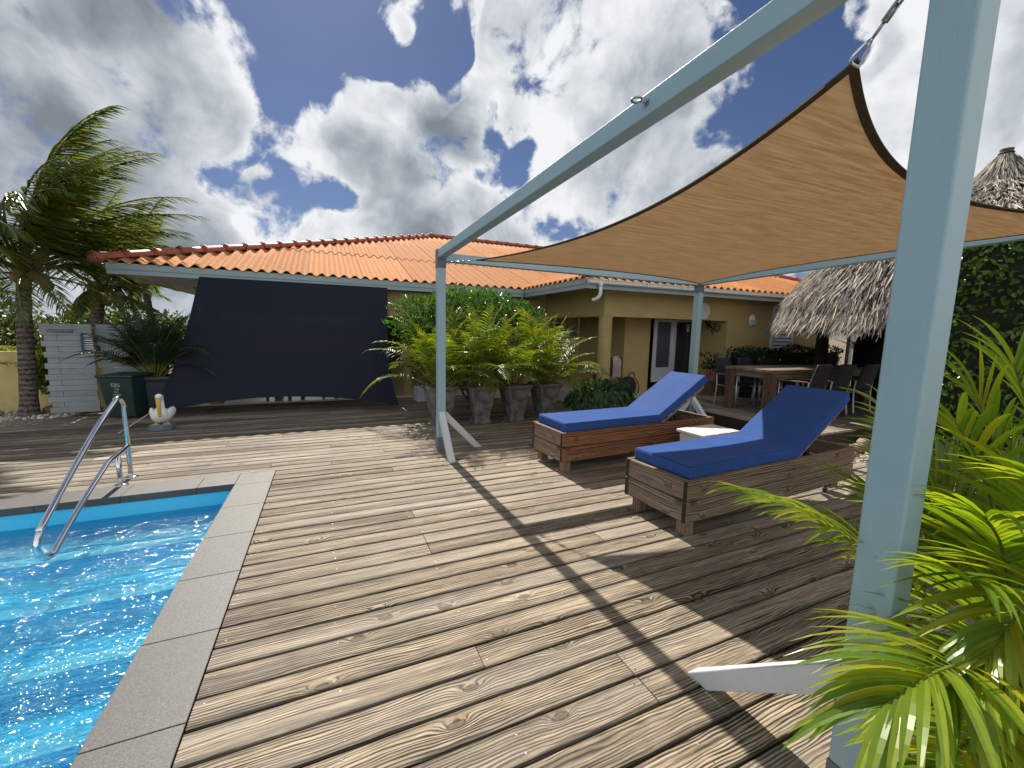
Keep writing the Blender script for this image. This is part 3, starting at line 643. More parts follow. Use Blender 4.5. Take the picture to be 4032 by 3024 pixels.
# ---- raised deck by the palapa
rb = MB(); rs = []
deck_boards(rb, 6.15, 13.0, lambda a, c: [(3.45, 6.86)], 0.145, 0.008, ztop=0.15, axis='Y', screws=None)
struct(rb.build('raised_deck', DECKY))
rf = MB(); rf.box(6.10, 6.145, 3.40, 6.86, -0.12, 0.145); rf.box(6.147, 13.0, 3.40, 3.445, -0.12, 0.145)
struct(rf.build('raised_deck_skirt', DKZ, bevel=0.004))
# ---- coping
cb = MB()
y = 4.826; TL = 0.545
edges = [4.826, 4.49]
while edges[-1] > -2.5: edges.append(edges[-1]-TL)
for i in range(len(edges)-1):
    cb.box(-0.845, -0.535, edges[i+1]+0.0015, edges[i]-0.0015, -0.060, 0.004)
x = -0.8475; k = 0
while x > -6.3:
    w = 0.30 if k == 0 else TL; cb.box(x-w+0.003, x, 4.53, 4.826, -0.060, 0.004); x -= w; k += 1
struct(cb.build('pool_coping', GRANITE, bevel=0.003, seg=2))
# ---- basin with steps
pb = MB()
bx0, bx1, by0, by1, zb = -6.4, -0.86, -2.9, 4.545, -1.08
pb.add([(bx0,by0,zb),(bx1,by0,zb),(bx1,by1,zb),(bx0,by1,zb)], [(0,1,2,3)])
pb.add([(bx1,by0,zb),(bx1,by1,zb),(bx1,by1,-0.061),(bx1,by0,-0.061)], [(3,2,1,0)])
pb.add([(bx0,by1,zb),(bx1,by1,zb),(bx1,by1,-0.061),(bx0,by1,-0.061)], [(0,1,2,3)])
pb.add([(bx0,by0,zb),(bx0,by1,zb),(bx0,by1,-0.061),(bx0,by0,-0.061)], [(0,1,2,3)])
pb.add([(bx0,by0,zb),(bx1,by0,zb),(bx1,by0,-0.061),(bx0,by0,-0.061)], [(3,2,1,0)])
steps = [(4.545, 4.10, -0.31), (4.10, 3.62, -0.45), (3.62, 3.16, -0.60), (3.16, 2.72, -0.75), (2.72, 2.28, -0.90)]
prevz = None
for (ya, yb, z) in steps:
    pb.add([(bx0,yb,z),(bx1,yb,z),(bx1,ya,z),(bx0,ya,z)], [(0,1,2,3)])
    pb.add([(bx0,yb,zb),(bx1,yb,zb),(bx1,yb,z),(bx0,yb,z)], [(0,1,2,3)])
pb.m = 1
for (ya, yb, z) in steps:
    # white ribbed nosing, edges uneven
    N = 60; vs = []
    for i in range(N+1):
        xx = bx0+(bx1-bx0)*i/N
        vs += [(xx, yb-0.004, z+0.004), (xx, yb+0.12+U(-.02,.02), z+0.004)]
    pb.add(vs, [(2*i, 2*i+2, 2*i+3, 2*i+1) for i in range(N)])
struct(pb.build('pool_basin', [LINER, STRIP]))
wb = MB(); wz = -0.185
wb.grid(lambda u, v: (bx0+(bx1-bx0)*u, by0+(by1-by0)*v, wz), 60, 70)
struct(wb.build('pool_water', WATER, smooth=True))
# ================================================================== hand rail
t = thing('pool_handrail', 'polished steel tube handrail curving over the pool edge', 'handrail', (-1.8, 5.09, 0.004))
r = MB()
def P(y, z): return (0, y-5.09, z)
top = [P(5.09,0.0), P(5.09,0.66)]
for a in range(1, 9):
    th = a/8*R(128); top.append(P(5.09-0.115+0.115*math.cos(th), 0.66+0.145*math.sin(th)))
top += [P(4.5,0.585), P(3.74,0.145)]
c = (3.755, 0.0)
for a in range(0, 9):
    th = R(118)+a/8*R(190); top.append(P(c[0]+0.125*math.cos(th)-0.0, c[1]+0.115*math.sin(th)))
top += [P(4.20,0.085), P(4.60,0.245), P(4.68,0.272), P(4.78,0.285), P(5.09,0.315)]
def smoothpts(p, n): return resample(p, n)
r.tube(smoothpts(top, 150), 0.0205, 14)
r.build('bent_tube', STEEL, t, smooth=True)
r = MB(); r.tube([P(4.865,0.0), P(4.865,0.292)], 0.0205, 14); r.build('support_leg', STEEL, t, smooth=True)
for yy in (5.09, 4.865):
    r = MB(); r.lathe([(0.0,0.012),(0.026,0.012),(0.052,0.006),(0.056,0.0)], 24, P(yy,0)); r.build('base_flange', STEEL, t, smooth=True)
# ================================================================== shade frame
A = Vector((1.265,4.98,0)); D = Vector((1.46,0.59,0)); B = Vector((5.42,4.94,0)); CC = Vector((5.78,0.55,0))
t = thing('pergola', 'pale blue-grey timber frame of four braced posts holding up the tan sail', 'pergola', (0,0,0))
HBD = {}
for p_, z_ in ((A, 2.335), (B, 2.270), (D, 2.535), (CC, 2.44)): HBD[round(p_.x, 3)] = z_
BH = 0.098
hb = lambda p: HBD[round(p.x, 3)]
def post(p, name='post'):
    HB = hb(p); HT = HB+BH
    q = MB(); q.box(p.x-.05, p.x+.05, p.y-.05, p.y+.05, 0.175, HB-0.11)
    o = q.build(name, FRAME, t, bevel=0.007, seg=3)
    q = MB(); q.box(p.x-.053, p.x+.053, p.y-.053, p.y+.053, 0.0, 0.175); q.box(p.x-.075, p.x+.075, p.y-.075, p.y+.075, 0.0, 0.008)
    s = q.build('post_shoe', SHOE, o, bevel=0.003)
    q = MB(); q.box(p.x-.053, p.x+.053, p.y-.053, p.y+.053, HB-0.11, HT+0.004)
    s = q.build('post_cap', SHOE, o, bevel=0.003)
    return o
for p in (A, B, D, CC): post(p)
def topbeam(p, q, w=0.095, za=None):
    d = (q-p).normalized(); m = MB(); m.beam(p+d*0.056+Vector((0,0,(za or hb(p))+BH/2)), q-d*0.056+Vector((0,0,hb(q)+BH/2)), w, BH)
    return m.build('beam', FRAME, t, bevel=0.006, seg=3)
bAD = topbeam(A, D); topbeam(A, B, za=2.300); topbeam(B, CC); topbeam(D, CC)
def brace(p, d, out=0.48, hgt=0.50, w=0.072):
    d = Vector(d).normalized(); sd = Vector((-d.y, d.x, 0)); th = 0.062
    a0 = p+d*0.055; m = MB()
    for k in (0, 1):
        pass
    pts = [(0.0, hgt), (0.0, hgt-0.115), (out-0.105, 0.001), (out, 0.001)]
    vs = [a0+d*u+Vector((0,0,z))+sd*(s*w/2) for s in (-1, 1) for (u, z) in pts]
    m.add(vs, [(0,1,2,3),(7,6,5,4),(0,4,5,1),(1,5,6,2),(2,6,7,3),(3,7,4,0)])
    m.build('brace', WHITE, t, bevel=0.004)
brace(A, (0.0,-1,0)); brace(A, (1,0,0)); brace(B, (-1,0,0)); brace(B, (0,-1,0)); brace(D, (0,1,0), 0.56, 0.5); brace(D, (1,0,0)); brace(CC, (-1,0,0)); brace(CC, (0,1,0))
# spare eye bolt half way along the beam
m = MB(); ey = A.lerp(D, 0.765); bx = ey.x-0.049; ez = 2.335+0.20*0.765+0.055; 
m.tube([(bx+0.002, ey.y, ez), (bx-0.034, ey.y, ez)], 0.0055, 8)
m.tube([(bx-0.056+0.022*math.cos(a*R(15)), ey.y+0.022*math.sin(a*R(15)), ez) for a in range(25)], 0.0055, 8, cap=False)
m2 = MB(); m2.tube([(bx+0.001, ey.y, ez), (bx-0.005, ey.y, ez)], 0.018, 12); m2.tube([(bx-0.005, ey.y, ez), (bx-0.013, ey.y, ez)], 0.0125, 6)
m.build('eye_bolt', GALV, bAD, smooth=True); m2.build('bolt_washer', GALV, bAD)
# ---- the sail
SA = Vector((1.50,4.42,2.255)); SD = Vector((1.435,0.80,2.305)); SB = Vector((5.08,4.62,2.25)); SC_ = Vector((5.30,0.86,2.36))
sag = dict(AB=0.36, BC=0.46, CD=0.42, DA=0.40)
def edge(p, q, s, inw):
    return lambda u: p.lerp(q, u)+Vector(inw)*(4*s*u*(1-u))+Vector((0,0,-0.020*4*u*(1-u)))
eAB = edge(SA, SB, sag['AB'], (0,-1,0)); eDC = edge(SD, SC_, sag['CD'], (0,1,0))
eAD = edge(SA, SD, sag['DA'], (1,0,0)); eBC = edge(SB, SC_, sag['BC'], (-1,0,0))
def coons(u, v):
    c = eAB(u)*(1-v)+eDC(u)*v + eAD(v)*(1-u)+eBC(v)*u
    c -= SA*((1-u)*(1-v))+SB*(u*(1-v))+SD*((1-u)*v)+SC_*(u*v)
    return c
t = thing('shade_sail', 'tan knitted shade sail stretched under the frame above the loungers', 'shade sail', (0,0,0))
m = MB(); m.grid(lambda u, v: coons(u, v), 60, 60); m.build('sail_cloth', SAIL, t, smooth=True, solid=0.0012)
def band(e, inner):
    m = MB(); N = 60; vs = []
    for i in range(N+1):
        p, q = e(i/N), inner(i/N)
        d = (q-p); d = d.normalized()*min(0.036, max(0.012, d.length)) if d.length > 1e-5 else Vector((0,0,0))
        vs += [p+Vector((0,0,-0.0035)), p+d+Vector((0,0,-0.0035)), p+d+Vector((0,0,0.0035)), p+Vector((0,0,0.0035))]
    fs = []
    for i in range(N):
        for k in range(4): fs.append((i*4+k, (i+1)*4+k, (i+1)*4+(k+1)%4, i*4+(k+1)%4))
    m.add(vs, fs); m.build('webbing_edge', SAILB, t)
band(eAB, lambda u: coons(u, .1)); band(eDC, lambda u: coons(u, .9)); band(eAD, lambda v: coons(.1, v)); band(eBC, lambda v: coons(.9, v))
def tackle(corner, hook):
    d = (hook-corner); L = d.length; d.normalize()
    sd = d.cross(Vector((0,0,1))).normalized(); up = sd.cross(d)
    q = MB()
    # triangular ring at the sail corner
    tri = [corner-sd*0.030-d*0.012, corner+sd*0.030-d*0.012, corner+d*0.045, corner-sd*0.030-d*0.012]
    q.tube(resample(tri, 18), 0.0042, 6, cap=False)
    o = q.build('corner_ring', STEEL, t, smooth=True)
    q = MB(); a = corner+d*0.042; e1 = corner+d*(L*0.36); e2 = corner+d*(L*0.80)
    q.tube([a, e1], 0.0045, 6); q.tube([e2, hook], 0.0045, 6)
    for s in (-1, 1): q.tube([e1-d*0.01+sd*s*0.010, e2+d*0.01+sd*s*0.010], 0.0042, 6)
    q.tube([e1-d*0.012, e1+d*0.028], 0.010, 8); q.tube([e2-d*0.028, e2+d*0.012], 0.010, 8)
    q.tube([hook+sd*0.014*math.cos(k*R(30))+d*0.014*math.sin(k*R(30)) for k in range(13)], 0.004, 6, cap=False)
    q.build('turnbuckle', GALV, t, smooth=True)
tackle(SA, Vector((1.318,4.925,2.285))); tackle(SB, Vector((5.365,4.885,2.275))); tackle(SD, Vector((1.465,0.640,2.52))); tackle(SC_, Vector((5.73,0.60,2.42)))
# ================================================================== loungers
def lounger(name, label, loc, rz, WX, length=2.35, W=0.64):
    t = thing(name, label, 'sun lounger', loc, rz, 'blue sun loungers')
    # local: x from foot (0) to head, y 0 near side to W far side
    z0, zm, z1, th = 0.125, 0.285, 0.445, 0.038
    for y0 in (0.0, W-th):
        for (a, c) in ((z0, zm-0.004), (zm+0.004, z1)):
            q = MB(); q.box(0.0, length, y0, y0+th, a, c); q.mi[3] = q.mi[5] = 1; q.build('side_plank', [WX, ENDG], t, bevel=0.006)
    for x0 in (0.006, length-th-0.006):
        for (a, c) in ((z0+0.001, zm-0.005), (zm+0.005, z1-0.001)):
            q = MB(); q.box(x0, x0+th, th+0.001, W-th-0.001, a, c); q.build('end_plank', LWY, t, bevel=0.006)
    for x0 in (0.06,):
        for y0 in (th+0.003, W-th-0.093):
            q = MB(); q.box(x0, x0+0.09, y0, y0+0.09, 0.0, 0.30); q.build('leg', LWZ, t, bevel=0.005)
    for y0 in (th+0.003, W-th-0.093):
        q = MB(); q.box(length-0.27, length-0.16, y0, y0+0.09, 0.05, 0.30); lg = q.build('leg', LWZ, t, bevel=0.004)
        q = MB(); cx, cy = length-0.285, y0+0.045
        q.tube([(cx, cy-0.012, 0.031), (cx, cy+0.012, 0.031)], 0.030, 16); wl = q.build('caster', RUBBER, t, smooth=False, bevel=0.003)
        q = MB(); q.box(cx-0.012, cx+0.03, cy-0.018, cy-0.013, 0.03, 0.085); q.box(cx-0.012, cx+0.03, cy+0.013, cy+0.018, 0.03, 0.085); q.box(cx-0.03, cx+0.055, cy-0.03, cy+0.03, 0.085, 0.092)
        q.build('caster_fork', GALV, wl)
    # slatted bed
    q = MB(); x = 0.06
    while x < 1.42: q.box(x, x+0.07, th+0.002, W-th-0.002, 0.415, 0.435); x += 0.095
    q.build('bed_slats', LWY, t)
    ang = R(31); H = Vector((1.44, 0, 0.43)); ca, sa = math.cos(ang), math.sin(ang)
    Mh = Matrix.Translation(H) @ Matrix.Rotation(-ang, 4, 'Y')
    q = MB()
    for s in (0.07, W-0.07-0.045): q.box(0.0, 0.86, s, s+0.045, -0.052, -0.02, Mh)
    x = 0.02
    while x < 0.82: q.box(x, x+0.07, 0.05, W-0.05, -0.019, -0.001, Mh); x += 0.12
    q.build('back_slats', LWY, t)
    e = Mh @ Vector((0.40, 0, -0.055))
    for s in (0.24, W-0.28):
        q = MB(); q.beam((e.x, s, e.z), (e.x+0.20, s, 0.30), 0.036, 0.05); q.build('back_prop', DKZ, t)
    # cushion: seat and back sections
    q = MB(); q.box(0.055, 1.435, 0.030, W-0.030, 0.437, 0.540); cs = q.build('seat_cushion', CUSH, t, bevel=0.022, seg=4)
    for v in cs.data.vertices:
        pass
    q = MB(); q.box(0.0, 0.925, 0.030, W-0.030, 0.004, 0.107, Mh); q.build('back_cushion', CUSH, t, bevel=0.022, seg=4)
    # piping along the top and bottom seams
    q = MB()
    for z in (0.5335,):
        q.tube([(0.0625,0.038,z),(1.43,0.038,z)], 0.0032, 5); q.tube([(0.0625,W-0.038,z),(1.43,W-0.038,z)], 0.0032, 5); q.tube([(0.0630,0.04,z),(0.0630,W-0.04,z)], 0.0032, 5)
    for z in (0.1,):
        for s in (0.038, W-0.038): q.tube([Mh @ Vector((0.01, s, z)), Mh @ Vector((0.915, s, z))], 0.0032, 5)
        q.tube([Mh @ Vector((0.917,0.04,z)), Mh @ Vector((0.917,W-0.04,z))], 0.0032, 5)
    q.build('cushion_piping', CUSHP, t)
    return t
lounger('sun_lounger', 'royal blue cushioned lounger half in shade, weathered grey-brown wooden box, nearest the camera', (2.345,2.105,0), R(3.2), LWX)
lounger('sun_lounger', 'royal blue cushioned lounger fully in sun, reddish-brown wooden box, farther from the camera', (2.225,3.66,0), R(2.6), LRX)
# ---- white box between them
t = thing('side_box', 'low white storage box with ribbed lid standing between the two loungers', 'storage box', (4.0,3.36,0), R(3))
q = MB(); q.prism([(-0.27,-0.17),(0.27,-0.17),(0.27,0.17),(-0.27,0.17)], 0.0, 0.375); q.build('body', BOXP, t, bevel=0.012, seg=3)
q = MB()
for i in range(3): q.box(-0.305+i*0.2045, -0.305+i*0.2045+0.2, -0.195, 0.195, 0.377, 0.418)
q.build('lid', BOXP, t, bevel=0.012, seg=3)
for i in (0, 1):
    q = MB(); q.box(-0.115+i*0.204, -0.085+i*0.204, -0.199, -0.196, 0.33, 0.412); q.build('hinge', BOXP, t)
# ================================================================== HOUSE
H = thing('house', 'low yellow stucco house with orange corrugated hip roof and shaded porches', 'house', (0,0,0))
KS = 0.345
def roof_slope(name, org, ux, uy, L, run, hipL, hipR, z0=2.50, row=2.35, sw=1.0, pitch=0.2, amp=0.030):
    org, ux, uy = Vector(org), Vector(ux), Vector(uy); b = MB()
    def tmax(s):
        t = run
        if hipL: t = min(t, s)
        if hipR: t = min(t, L-s)
        return max(0.0, t)
    nrow = math.ceil(run/row); s0 = 0.0
    while s0 < L-0.02:
        s1 = min(L, s0+sw)
        for j in range(nrow):
            t0 = j*row-(0.10 if j else 0.0); t1 = (j+1)*row
            if max(tmax(s0), tmax(s1), tmax((s0+s1)/2)) <= t0: continue
            n = max(2, int((s1-s0)/pitch*10)); vs = []; lift = 0.014*(j > 0)+U(0, 0.004)
            ds = U(-0.004, 0.004); dt = U(-0.012, 0.012) if j else 0
            for i in range(n+1):
                s = s0+(s1-s0)*i/n; tm = tmax(s)
                zz = amp*math.sin(2*math.pi*(s+ds)/pitch)
                for t in (t0+dt, t0+dt+0.015, (t0+t1)/2, t1-0.015, t1):
                    t = min(max(t, 0), tm) if tm > t0 else tm
                    p = org+ux*s+uy*t; vs.append((p.x, p.y, z0+KS*t+zz+lift))
            fs = [(i*5+k, (i+1)*5+k, (i+1)*5+k+1, i*5+k+1) for i in range(n) for k in range(4)]
            b.add(vs, fs)
        s0 = s1
    o = b.build(name, ROOF, H, smooth=True); q = o.modifiers.new('solid', 'SOLIDIFY'); q.thickness = 0.009; q.offset = -1
    return o
RM = roof_slope('roof', (-3.3,9.0,0), (1,0,0), (0,1,0), 17.0, 7.0, True, False)
roof_slope('roof', (-3.3,24.0,0), (0,-1,0), (1,0,0), 15.0, 7.0, False, True)
roof_slope('roof', (4.28,6.45,0), (1,0,0), (0,1,0), 11.2, 5.0, True, True)
roof_slope('roof', (4.28,11.0,0), (0,-1,0), (1,0,0), 4.55, 4.0, False, True)
roof_slope('roof', (15.48,6.45,0), (0,1,0), (-1,0,0), 5.0, 5.0, True, False)
roof_slope('roof', (13.7,23.0,0), (-1,0,0), (0,-1,0), 17.0, 7.0, False, True)
def ridge(p, q, r=0.088):
    p, q = Vector(p), Vector(q); L = (q-p).length; d = (q-p)/L; b = MB(); s = 0.0
    up = Vector((0,0,1)); sd = d.cross(up).normalized(); u = sd.cross(d)
    while s < L:
        e = min(L, s+0.44); a, c = p+d*(s-0.03), p+d*e; prof = [(s-0.03, r*1.16), (s+0.05, r*1.16), (s+0.055, r*1.0), (e, r*0.92)]
        vs = []; n = 10
        for (t, rr) in prof:
            for k in range(n+1):
                th = math.pi*(k/n)*1.2-0.1*math.pi
                vs.append(p+d*t+sd*math.cos(th)*rr+u*math.sin(th)*rr*0.95)
        fs = [(i*(n+1)+k, i*(n+1)+k+1, (i+1)*(n+1)+k+1, (i+1)*(n+1)+k) for i in range(3) for k in range(n)]
        b.add(vs, fs)
        # raised collar
        rg = []
        for t in (s-0.03, s-0.005, s+0.035, s+0.055):
            pass
        b.tube([p+d*(s+0.012)+sd*math.cos(math.pi*k/10*1.16-0.08*math.pi)*r*1.17+u*math.sin(math.pi*k/10*1.16-0.08*math.pi)*r*1.12 for k in range(11)], 0.020, 6)
        s = e
    return b.build('ridge_cap', RIDGE, RM, smooth=True)
rz = lambda t: 2.50+KS*t+0.035
rl = ridge((-3.36,8.94,rz(-0.03)), (3.70,16.0,rz(7)))
m = MB(); m.blob((-3.33,8.97,rz(0)-0.005), 0.105, 0.105, 0.085); m.build('ridge_end', RIDGE, RM, smooth=True)
ridge((3.70,16.0,rz(7)+0.03), (13.5,16.0,rz(7)+0.03)); ridge((4.25,6.42,rz(0)), (9.28,11.45,rz(5))); ridge((9.28,11.45,rz(5)), (10.5,11.45,rz(5))); ridge((15.5,6.42,rz(0)), (10.48,11.45,rz(5)))
def bx(name, m, *a, bev=0.0, parent=H):
    if isinstance(a[0], (tuple, list)) and len(a) > 1 and name in ('wall', 'hinge', 'fascia', 'door_handle', 'crate_body', 'rung', 'gutter_bracket', 'plaque_stripe'):
        return [bx(name, m, k, bev=bev, parent=parent) for k in a][0]
    q = MB()
    for k in (a if isinstance(a[0], (tuple, list)) else [a]): q.box(*k)
    return q.build(name, m, parent, bevel=bev)
# fascias: two stepped boards
bx('fascia', FASCIA, (-3.25,4.30,9.020,9.050,2.375,2.478), (-3.245,4.30,9.032,9.052,2.298,2.3735), bev=0.003)
bx('fascia', FASCIA, (-3.27,-3.24,9.053,23.9,2.375,2.478), (-3.258,-3.238,9.053,23.9,2.298,2.3735), bev=0.003)
bx('fascia', FASCIA, (4.30,4.33,6.50,9.018,2.375,2.478), (4.312,4.332,6.50,9.018,2.298,2.3735), bev=0.003)
bx('fascia', FASCIA, (4.335,15.4,6.475,6.50,2.30,2.478), bev=0.003)
# soffits, faintly wavy
m = MB(); m.grid(lambda u, v: (-3.235+8.2*u, 9.056+13*v, 2.302+0.012*math.sin(v*13*3.6)+0.022*math.sin(v*40)*(1 if u < .3 else .3)), 24, 60); m.build('soffit', SOFFIT, H, smooth=True)
m = MB(); m.grid(lambda u, v: (4.335+11*u, 6.503+5*v, 2.452), 4, 4); m.build('soffit', SOFFIT, H)
# gutter with outlet pipe
m = MB(); pr = [(0.0,0.0),(0.0,-0.062),(-0.010,-0.078),(-0.055,-0.080),(-0.078,-0.060),(-0.082,-0.012),(-0.095,-0.010),(-0.097,0.0),(-0.076,0.004),(-0.070,-0.052),(-0.012,-0.066),(-0.008,0.0)]
vs = [(x, 6.472+y, 2.462+z) for x in (4.34, 15.4) for (y, z) in pr]; k = len(pr)
m.add(vs, [(i, (i+1)%k, k+(i+1)%k, k+i) for i in range(k)]+[tuple(range(k)), tuple(range(2*k-1,k-1,-1))]); gt = m.build('gutter', GUTTER, H)
m = MB(); m.tube(resample([(4.60,6.425,2.39),(4.60,6.425,2.31),(4.60,6.425,2.22),(4.585,6.45,2.155),(4.56,6.50,2.12),(4.53,6.56,2.105)], 20), 0.034, 14); m.tube([(4.60,6.425,2.40),(4.60,6.425,2.345)], 0.042, 14)
m.build('outlet_pipe', GUTTER, gt, smooth=True)
bx('gutter_bracket', GUTTER, *[(4.75+i*0.9, 4.775+i*0.9, 6.370, 6.374, 2.385, 2.47) for i in range(11)], parent=gt)
# right wing
bx('wall', WALL, (5.05,8.55,6.90,7.05,1.83,2.45), (8.553,12.2,6.90,7.05,-0.1,2.45), (5.05,5.20,7.053,9.29,1.83,2.45), bev=0.006)
bx('wall', WALL, (6.16,6.90,7.60,7.75,0.0,2.45), (6.90,8.36,7.60,7.75,1.86,2.449), (8.36,8.549,7.60,7.75,0.0,2.45), (8.553,8.62,7.053,7.75,0.0,2.449), (6.16,6.28,7.753,9.5,0.0,2.45), bev=0.006)
bx('wall', WALL, (3.4,6.16,9.5,9.6,0.0,2.30), (12.05,12.199,7.053,11.4,-0.1,2.45))
m = MB(); m.lathe([(0.135,0.10),(0.135,1.80),(0.145,1.80),(0.145,1.828)], 28, (5.17,7.0,0)); m.build('column', WALL, H, smooth=False)
bx('porch_floor', TILEF, (5.0,8.553,6.865,9.5,-0.12,0.13)); bx('porch_step', WHITE, (7.9,12.2,6.862,6.898,0.13,0.165))
bx('interior_shade_panel', DSHADE, (6.92,8.34,8.3,8.35,0.1,1.9));  # dark sheet painted as the unlit room's shade
# door: frame, open louvred leaf, near-black panel painted as the shade of the opening
f = bx('door', PVCW, (7.60,7.67,7.56,7.60,0.35,1.86), (8.30,8.36,7.56,7.60,0.35,1.86), (7.67,8.30,7.56,7.60,1.80,1.86), bev=0.004)
bx('opening_shade_panel', DSHADE, (7.67,8.30,7.598,7.606,0.35,1.80), parent=f)
lf = bx('door_leaf', PVCW, (6.93,7.02,7.50,7.54,0.38,1.845), (7.44,7.555,7.50,7.54,0.38,1.845), (7.02,7.44,7.50,7.54,1.78,1.845), (7.02,7.44,7.50,7.54,0.38,0.72), bev=0.004)
bx('leaf_slat', DLOUV, *[(7.02,7.44,7.515+0.010,7.53+0.012,0.725+i*0.0815,0.725+i*0.0815+0.074) for i in range(13)], parent=lf)
bx('door_handle', ALU, (7.40,7.47,7.485,7.497,1.10,1.115), (7.40,7.47,7.485,7.497,1.60,1.615), parent=lf)
bx('hinge', PVCW, (7.562,7.596,7.50,7.535,1.5,1.62), parent=f); bx('hinge', PVCW, (7.562,7.596,7.50,7.535,0.5,0.62), parent=f)
# shuttered window of the right wall
w = bx('window', WHITE, (10.08,10.13,6.86,6.899,1.15,2.22), (10.88,10.93,6.86,6.899,1.15,2.22), (10.13,10.88,6.86,6.899,2.17,2.22), (10.13,10.88,6.86,6.899,1.15,1.19), bev=0.003)
bx('recess_shade_panel', DSHADE, (10.13,10.88,6.893,6.898,1.19,2.17), parent=w)  # flat dark sheet on the wall, painted as shade behind the slats
m = MB()
for i in range(11):
    z = 1.20+i*0.0885; m.hexa([(10.132,6.862,z),(10.878,6.862,z),(10.878,6.870,z+0.002),(10.132,6.870,z+0.002),(10.132,6.885,z+0.072),(10.878,6.885,z+0.072),(10.878,6.892,z+0.072),(10.132,6.892,z+0.072)])
m.build('window_slat', LOUV, w)
# main wing porch
bx('wall', WALL, (-2.05,5.049,9.30,9.45,1.72,2.296), bev=0.006)
bx('wall', WALL, (1.0,6.16,11.5,11.6,0.0,2.29), (-6.0+4.0,-1.9,9.46,9.6,0.0,1.72))
for x in (-1.95, 1.60, 4.6):
    m = MB(); m.lathe([(0.12,0.02),(0.12,1.69),(0.13,1.69),(0.13,1.718)], 24, (x,9.37,0)); m.build('column', WALL, H)
bx('porch_floor', TILEF, (-2.9,4.98,9.24,16.0,-0.12,0.03))
w = bx('window', WHITE, (1.40,1.44,11.46,11.499,0.5,1.85), (1.86,1.90,11.46,11.499,0.5,1.85), (1.44,1.86,11.46,11.499,1.81,1.85), bev=0.003)
bx('window_pane', GLASS, (1.44,1.86,11.488,11.498,0.5,1.81), parent=w)
bx('window_slat', DLOUV, *[(1.442,1.858,11.468,11.474,0.52+i*0.108,0.52+i*0.108+0.09) for i in range(12)], parent=w)
w = bx('window', WHITE, (5.2,5.24,9.46,9.499,0.9,1.75), (5.66,5.70,9.46,9.499,0.9,1.75), (5.24,5.66,9.46,9.499,1.71,1.75), bev=0.003)
bx('window_pane', GLASS, (5.24,5.66,9.488,9.498,0.9,1.71), parent=w)
# ---- wall fittings
t = thing('wall_disc', 'round white disc mounted high on the yellow wall behind the frame post', 'wall disc', (7.71,6.9,2.03))
m = MB(); m.lathe([(0.0,0.0),(0.175,0.0),(0.185,0.01),(0.185,0.055),(0.178,0.062)], 40); q = m.build('rim', LAMPW, t, smooth=False); q.rotation_euler = (R(90),0,0)
m = MB(); m.lathe([(0.178,0.062),(0.16,0.058),(0.0,0.058)], 40); q = m.build('face', PVCW, t); q.rotation_euler = (R(90),0,0)
t = thing('wall_lamp', 'white oval bulkhead lamp with hooded lower half on the yellow wall', 'wall lamp', (9.36,6.9,1.87))
m = MB(); m.blob((0,-0.012,0), 0.095, 0.05, 0.145, 24, 12); m.build('lamp_body', LAMPW, t, smooth=True)
m = MB(); m.prism([(-0.085,-0.075),(0.085,-0.075),(0.085,0.0),(-0.085,0.0)], -0.012, 0.012); m.prism([(-0.06,-0.070),(0.08,-0.070),(0.08,-0.02),(-0.06,-0.02)], -0.10, -0.0125); m.build('lamp_hood', PVCW, t, bevel=0.006)
t = thing('lizard_ornament', 'dark iron lizard with curled tail hanging on the porch side wall', 'wall ornament', (8.535,7.33,1.70), 0)
m = MB(); LY = lambda pts: [(0, y, z) for y, z in pts]
m.tube(resample(LY([(0.15,0.10),(0.10,0.06),(0.04,0.01),(-0.03,-0.03),(-0.09,-0.06)]), 16), [0.012+0.016*math.sin(math.pi*min(1,i/12)) for i in range(17)], 8)
m.blob((0,0.165,0.115), 0.018, 0.032, 0.024)
m.tube(resample(LY([(-0.09,-0.06),(-0.15,-0.10),(-0.22,-0.09),(-0.25,-0.03),(-0.21,0.02),(-0.17,-0.01),(-0.19,-0.045)]), 30), [0.014-0.0003*i for i in range(31)], 7)
for (a, c, d) in (((0.10,0.06),(0.13,0.0),(0.09,-0.03)), ((0.09,0.06),(0.05,0.11),(0.09,0.15)), ((-0.05,-0.04),(-0.01,-0.10),(-0.06,-0.14)), ((-0.06,-0.045),(-0.12,0.0),(-0.09,0.05))):
    m.tube(resample(LY([a, c, d]), 8), 0.009, 6)
    for k in (-1, 0, 1): m.tube(LY([d, (d[0]+0.02*k, d[1]+(0.03 if d[1] > 0.04 else -0.03))]), 0.005, 5)
m.build('lizard_body', IRON, t, smooth=True)
# ---- screen sail over the porch
t = thing('screen_sail', 'large charcoal shade cloth hung from the eave to the deck before the porch', 'shade screen', (0,0,0))
TL, TR, BL, BR = Vector((-2.00,9.005,2.33)), Vector((1.17,9.005,2.33)), Vector((-2.60,8.18,0.09)), Vector((1.17,7.70,0.10))
def sL(v): return TL.lerp(BL, v)+Vector((0.22,0.05,0.0))*(4*v*(1-v))*(0.55+0.9*v)*0.42
def sR(v): return TR.lerp(BR, v)+Vector((-0.13,0.05,0))*(4*v*(1-v))*(0.4+1.0*v)*0.7
def sB(u): return BL.lerp(BR, u)+Vector((0,0.12,0.20))*(4*u*(1-u))
def scr_(u, v):
    top = TL.lerp(TR, u); c = top*(1-v)+sB(u)*v+sL(v)*(1-u)+sR(v)*u
    c -= TL*((1-u)*(1-v))+TR*(u*(1-v))+BL*((1-u)*v)+BR*(u*v)
    return c+Vector((0,-1,0))*(0.05*math.sin(math.pi*u)*math.sin(math.pi*v)+0.006*math.sin(u*23)*v)
m = MB(); m.grid(scr_, 50, 50); m.build('screen_cloth', SCREEN, t, smooth=True)
m = MB(); N = 50
